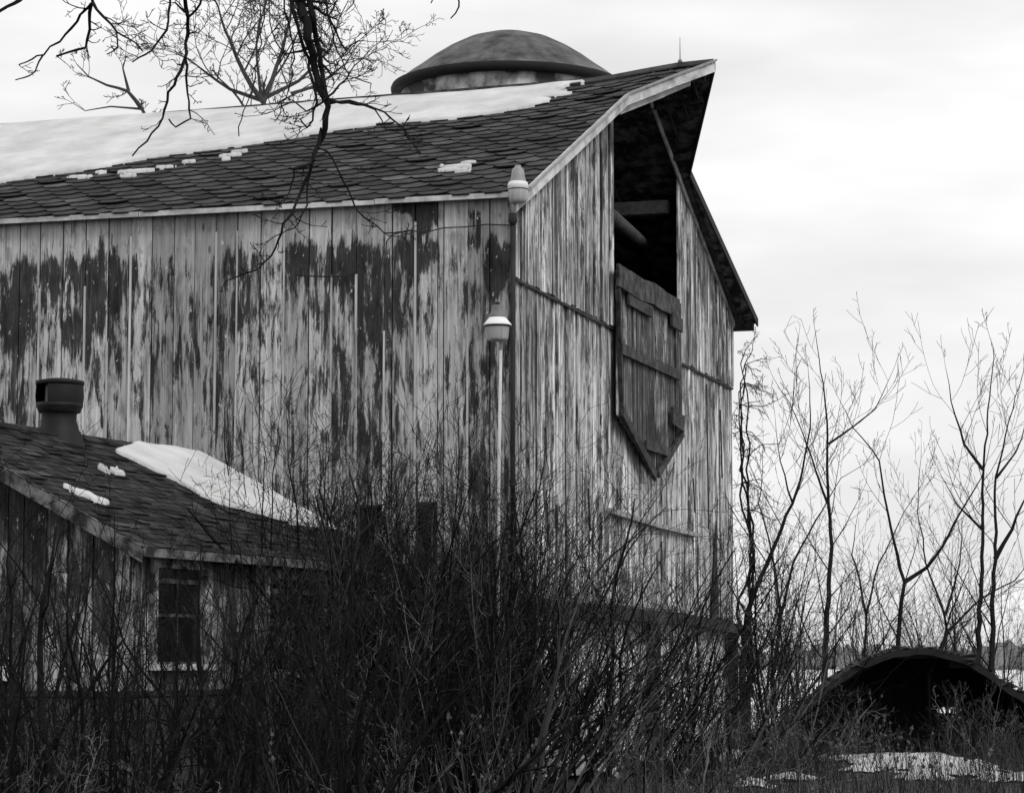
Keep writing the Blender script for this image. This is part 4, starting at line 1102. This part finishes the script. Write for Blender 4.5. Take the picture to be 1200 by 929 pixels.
# brushy undergrowth beyond
for i, (px, Y, sc) in enumerate(((900, 46, 1.0), (930, 52, 1.1), (985, 55, 1.0), (1030, 57, .9), (1085, 55, 1.05), (1135, 58, .9), (1190, 52, .9))):
    me = kinds['brush_shrub'][i % 3]; o = bpy.data.objects.new('thicket_shrub', me); COL.objects.link(o)
    x = (px - CX) / 3016 * Y; o.location = (x, Y, 0); o.rotation_euler = (0, 0, i * 1.3); o.scale = (sc * .9, sc * .9, sc * 1.1)
    tag(o, ['fine bare shrub behind the vine by the barn', 'fine bare shrub under the crooked sapling', 'fine bare shrub behind the straight sapling', 'fine bare shrub behind the left half of the shelter', 'fine bare shrub behind the crown of the shelter', 'fine bare shrub behind the two upright trunks', 'fine bare shrub at the right edge behind the shelter'][i], 'shrub', 'fine shrubs behind the shelter')

MINR = .009; TR = 1.0
# trees behind the barn
Pb = [dict(seg=8, wig=.12, up=.02, kids=(6, 10), start=.15, ang=(25, 60), lr=.5, rr=.55, sides=4), dict(seg=5, wig=.16, up=.03, kids=(3, 5), ang=(25, 60), lr=.5, rr=.6, sides=3), dict(seg=4, wig=.18, up=.02, kids=(2, 3), lr=.55, rr=.7, sides=3), dict(seg=3, wig=.2, sides=3)]
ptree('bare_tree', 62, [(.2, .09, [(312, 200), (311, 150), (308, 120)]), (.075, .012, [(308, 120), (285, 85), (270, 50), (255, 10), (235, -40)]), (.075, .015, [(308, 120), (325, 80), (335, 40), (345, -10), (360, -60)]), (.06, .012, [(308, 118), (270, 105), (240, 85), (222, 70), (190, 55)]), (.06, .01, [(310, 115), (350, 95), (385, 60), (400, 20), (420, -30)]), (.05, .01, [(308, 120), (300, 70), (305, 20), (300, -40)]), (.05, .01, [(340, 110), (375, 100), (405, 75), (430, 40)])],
      21, 'hazebark', 'spreading bare tree behind the barn ridge', Pb, side=.95, klen=(1.3, 3.0), rk=.5)
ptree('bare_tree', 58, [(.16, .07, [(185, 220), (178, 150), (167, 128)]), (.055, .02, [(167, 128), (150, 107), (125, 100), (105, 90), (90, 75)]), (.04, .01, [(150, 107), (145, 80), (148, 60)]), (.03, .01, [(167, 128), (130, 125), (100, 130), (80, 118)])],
      22, 'hazebark', 'small bare tree crown just showing over the snowy ridge', Pb[1:], side=.5, klen=(.6, 1.2), rk=.5)

MINR = .0016
# overhanging near tree: trunk left of the view, limbs over it, hanging branches
NB = []
Pn = [dict(seg=5, wig=.2, up=.05, kids=(1, 4), start=.2, ang=(30, 65), lr=.5, rr=.6, sides=5), dict(seg=4, wig=.25, up=.08, kids=(0, 2), ang=(35, 70), lr=.5, rr=.7, sides=4), dict(seg=3, wig=.2, up=.1, sides=4)]
rg = random.Random(77); TY = 9.5
tmb = MB(); trunk = [V((-5.8, TY + .4, -.2)), V((-5.75, TY + .4, 1.2)), V((-5.7, TY + .35, 2.6)), V((-5.5, TY + .3, 3.7)), V((-5.45, TY, 5.2)), V((-5.6, TY + .2, 6.6))]
tmb.tube(trunk, [.24, .2, .18, .16, .12, .08], 12)
tree_e = empty('overhanging_tree', (-5.8, TY + .4, 0), 0, 'dark bare branches of a near tree hanging down over the barn roof', 'tree')
def offs(mb):
    for i, v_ in enumerate(mb.v): mb.v[i] = (v_[0] + 5.8, v_[1] - TY - .4, v_[2])
    return mb
bmb = MB()
limb = [trunk[3], at(-900, -20, TY + .1), at(-500, -90, TY), at(-200, -110, TY), at(0, -60, TY), at(110, -45, TY), at(210, -50, TY), at(290, -60, TY), at(352, -40, TY), at(430, -80, TY), at(520, -60, TY), at(560, -90, TY)]
tmb.tube(limb, [.12, .11, .10, .095, .08, .07, .065, .06, .05, .03, .02, .012], 8)
offs(tmb).build('trunk', M['bark'], tree_e, smooth=True)
def hang(path, r0, r1, tw=.5, tl=(.05, .16), dep=None):
    dep = rg.uniform(-.25, .25) if dep is None else dep
    pts = []
    for i in range(len(path) - 1):
        n = max(2, int(math.hypot(path[i + 1][0] - path[i][0], path[i + 1][1] - path[i][1]) / 9))
        for k in range(n): f_ = k / n; pts.append((path[i][0] * (1 - f_) + path[i + 1][0] * f_ + rg.gauss(0, 1.1), path[i][1] * (1 - f_) + path[i + 1][1] * f_ + rg.gauss(0, .7)))
    pts.append(path[-1]); n = len(pts)
    W3 = [at(x, y, TY + dep * min(1, max(0, (y + 20) / 60)) + .03 * math.sin(i * .7 + dep * 9)) for i, (x, y) in enumerate(pts)]
    s_ = TY / 3000; rad = [(r0 + (r1 - r0) * (i / (n - 1)) ** .8) * s_ * rg.uniform(.88, 1.15) for i in range(n)]
    bmb.tube(W3, rad, 6)
    for i in range(2, n):
        if rg.random() < tw:
            d = (W3[i] - W3[i - 1]).normalized() * .6 + V((rg.choice((-1, 1)) * rg.uniform(.4, 1), rg.gauss(0, .5), rg.uniform(-.4, .5)))
            grow(bmb, W3[i], d, rg.uniform(*tl), max(rad[i] * .5, .0018), 0, rg, Pn)
hang([(352, -40), (350, -5), (362, 45), (372, 95), (383, 125), (380, 150), (366, 192), (345, 198)], 7, 2.2, .35, dep=0)
hang([(360, -40), (364, 10), (373, 55), (379, 95), (384, 120)], 4.5, 3, .4, dep=.03)
hang([(345, -40), (342, 0), (352, 40), (363, 80), (370, 120), (362, 150), (352, 140)], 3, 1, .5)
hang([(372, -60), (378, -5), (392, 35), (405, 60), (420, 48)], 2.4, .8, .8)
hang([(383, 115), (400, 120), (428, 122), (450, 132), (472, 150), (480, 165)], 2.2, .8, .6, dep=0)
hang([(384, 122), (410, 118), (440, 128), (452, 152)], 1.6, .7, .5, dep=0)
hang([(366, 192), (352, 225), (342, 250), (332, 262), (318, 300), (300, 315), (268, 328)], 2.3, .8, .45, dep=0)
hang([(368, 190), (376, 150), (372, 172), (390, 185), (402, 215), (420, 248), (450, 272), (478, 272)], 1.7, .8, .12, dep=0)
hang([(366, 194), (360, 215), (362, 240), (350, 262), (338, 270)], 1.6, .7, .3, dep=0)
hang([(345, 198), (341, 225), (330, 238), (318, 235)], 1.2, .6, .3, dep=0)
hang([(212, -50), (218, 0), (220, 40), (215, 75), (200, 108), (190, 140), (172, 165), (155, 183)], 3.6, 1.0, .25)
hang([(216, 68), (218, 100), (224, 138), (205, 150), (198, 140)], 1.8, .9, .35)
hang([(240, -50), (235, 5), (222, 20), (205, 3)], 2.2, 1.2, .4)
hang([(200, -45), (200, 5), (196, 35), (178, 58), (155, 73)], 2.2, 1.0, .35)
hang([(108, -45), (107, 3), (90, 25), (70, 48), (50, 64), (36, 70), (22, 76)], 2.6, .9, .25)
hang([(50, 64), (42, 85), (28, 92), (18, 94)], 1.3, .8, .1)
hang([(107, 5), (105, 35), (99, 57), (80, 62), (66, 66)], 2.2, 1.2, .9, (.03, .08))
hang([(107, 5), (120, 20), (137, 38), (150, 45), (167, 60)], 2, .9, .5)
hang([(137, 38), (140, 55), (125, 64)], 1.2, .8, .3)
hang([(40, -55), (25, 0), (8, 8), (-15, 22)], 4, 2, .4)
hang([(520, -60), (535, -5), (538, 8), (528, 22)], 1.5, .9, .4)
hang([(500, -62), (512, -8), (505, 4)], 1.3, .7, .2)
hang([(300, -60), (312, 2), (298, 100), (284, 130), (280, 160)], 1.0, .6, .15)
hang([(330, -50), (335, 20), (345, 60), (340, 105), (325, 140)], 1.6, .6, .5)
hang([(395, -60), (398, -5), (385, 20), (392, 50), (410, 90), (435, 98)], 1.6, .6, .7)
hang([(378, 120), (360, 130), (345, 118), (330, 125)], 1.6, .6, .7)
hang([(380, 118), (398, 100), (415, 78), (432, 60)], 1.6, .6, .7)
offs(bmb).build('branches', M['bark'], tree_e, smooth=True)

MINR = .0014
# ------------------------------------------------------------------ dead grass, weeds, far woods
mb = MB(); rg = random.Random(99)
for k in range(19000):
    Y = rg.uniform(16.5, 42) if rg.random() < .75 else rg.uniform(30, 43); x = rg.uniform(-.225, .225) * Y * 1.02
    q = noise.noise(V((x * .5, Y * .5, 20)))
    if q < -.15 and rg.random() < .7: continue
    pxx = CX + x / Y * 3016
    if 985 < pxx < 1140 and 31 < Y < 41 and rg.random() < .93: continue
    if (340 < pxx < 430 or 520 < pxx < 710) and Y < 31 and rg.random() < .97: continue
    lp_ = BF.I @ V((x, Y, 0))
    if lp_.x > .1 and lp_.y > .1 and lp_.x < W_: continue
    ls = SF.I @ V((x, Y, 0))
    if 0 < ls.x < SLn and .1 < ls.y < SW: continue
    h = rg.uniform(.15, .6) * (1 + q * .6); an = rg.uniform(0, 6.28); ln = rg.uniform(.1, .8) * h; wd = rg.uniform(.002, .0045)
    d = V((math.cos(an), math.sin(an), 0)); z0 = gz(x, Y) - .02; p0 = V((x, Y, z0)); p1 = p0 + V((0, 0, h * .6)) + d * ln * .3; p2 = p0 + V((0, 0, h)) + d * ln
    sd_ = V((1, 0, 0)) if rg.random() < .5 else V((-d.y, d.x, 0)); a_ = rg.random(); b = len(mb.v)
    for p, w__ in ((p0, wd), (p1, wd * .8), (p2, wd * .25)): mb.v += [tuple(p - sd_ * w__), tuple(p + sd_ * w__)]
    mb.face((b, b + 1, b + 3, b + 2), a_); mb.face((b + 2, b + 3, b + 5, b + 4), a_)
tag(mb.build('dead_grass', M['grass']), 'dead tangled grass along the ground before the buildings', 'grass', kind='stuff')
mb = MB(); Pw = [dict(seg=5, wig=.06, up=.03, kids=(5, 9), start=.5, ang=(20, 45), lr=.28, rr=.5, sides=3), dict(seg=3, wig=.12, up=.08, sides=3)]
for k in range(420):
    Y = rg.uniform(17, 37.5); x = rg.uniform(-.21, .21) * Y
    if Y > 31 and x / Y > .12 and rg.random() < .8: continue
    if 985 < CX + x / Y * 3016 < 1140 and 31 < Y < 36 and rg.random() < .8: continue
    lp_ = BF.I @ V((x, Y, 0))
    if lp_.x > .0 and lp_.y > -.1: continue
    ls = SF.I @ V((x, Y, 0))
    if -.3 < ls.x < SLn and -.2 < ls.y < SW: continue
    H = rg.uniform(.5, 1.15); start = len(mb.v)
    grow(mb, V((x, Y, -.03)), V((rg.gauss(0, .18), rg.gauss(0, .18), 1)), H, .004, 0, rg, Pw)
    if rg.random() < .55:
        for q in range(rg.randint(4, 12)):
            c = V(mb.v[rg.randrange(start + (len(mb.v) - start) // 3, len(mb.v))]); s_ = rg.uniform(.008, .02)
            b = len(mb.v); mb.v += [tuple(c + V(o_) * s_) for o_ in ((1, 0, 0), (-.5, .87, 0), (-.5, -.87, 0), (0, 0, 1.4), (0, 0, -1.2))]
            for f_ in ((0, 1, 3), (1, 2, 3), (2, 0, 3), (1, 0, 4), (2, 1, 4), (0, 2, 4)): mb.face(tuple(b + i for i in f_), rg.random())
tag(mb.build('weeds', M['weed']), 'dry weed stems with seed heads standing in the grass', 'weeds', kind='stuff')
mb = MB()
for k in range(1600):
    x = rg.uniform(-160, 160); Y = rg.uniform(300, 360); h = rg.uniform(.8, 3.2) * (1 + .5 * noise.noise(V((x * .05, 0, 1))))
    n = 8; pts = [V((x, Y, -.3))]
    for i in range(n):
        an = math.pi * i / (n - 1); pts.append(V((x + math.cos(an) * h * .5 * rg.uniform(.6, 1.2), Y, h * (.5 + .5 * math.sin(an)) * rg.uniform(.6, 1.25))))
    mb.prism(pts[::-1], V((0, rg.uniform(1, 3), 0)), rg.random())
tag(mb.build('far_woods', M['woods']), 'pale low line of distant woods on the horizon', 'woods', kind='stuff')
print('faces', sum(len(m_.polygons) for m_ in bpy.data.meshes))
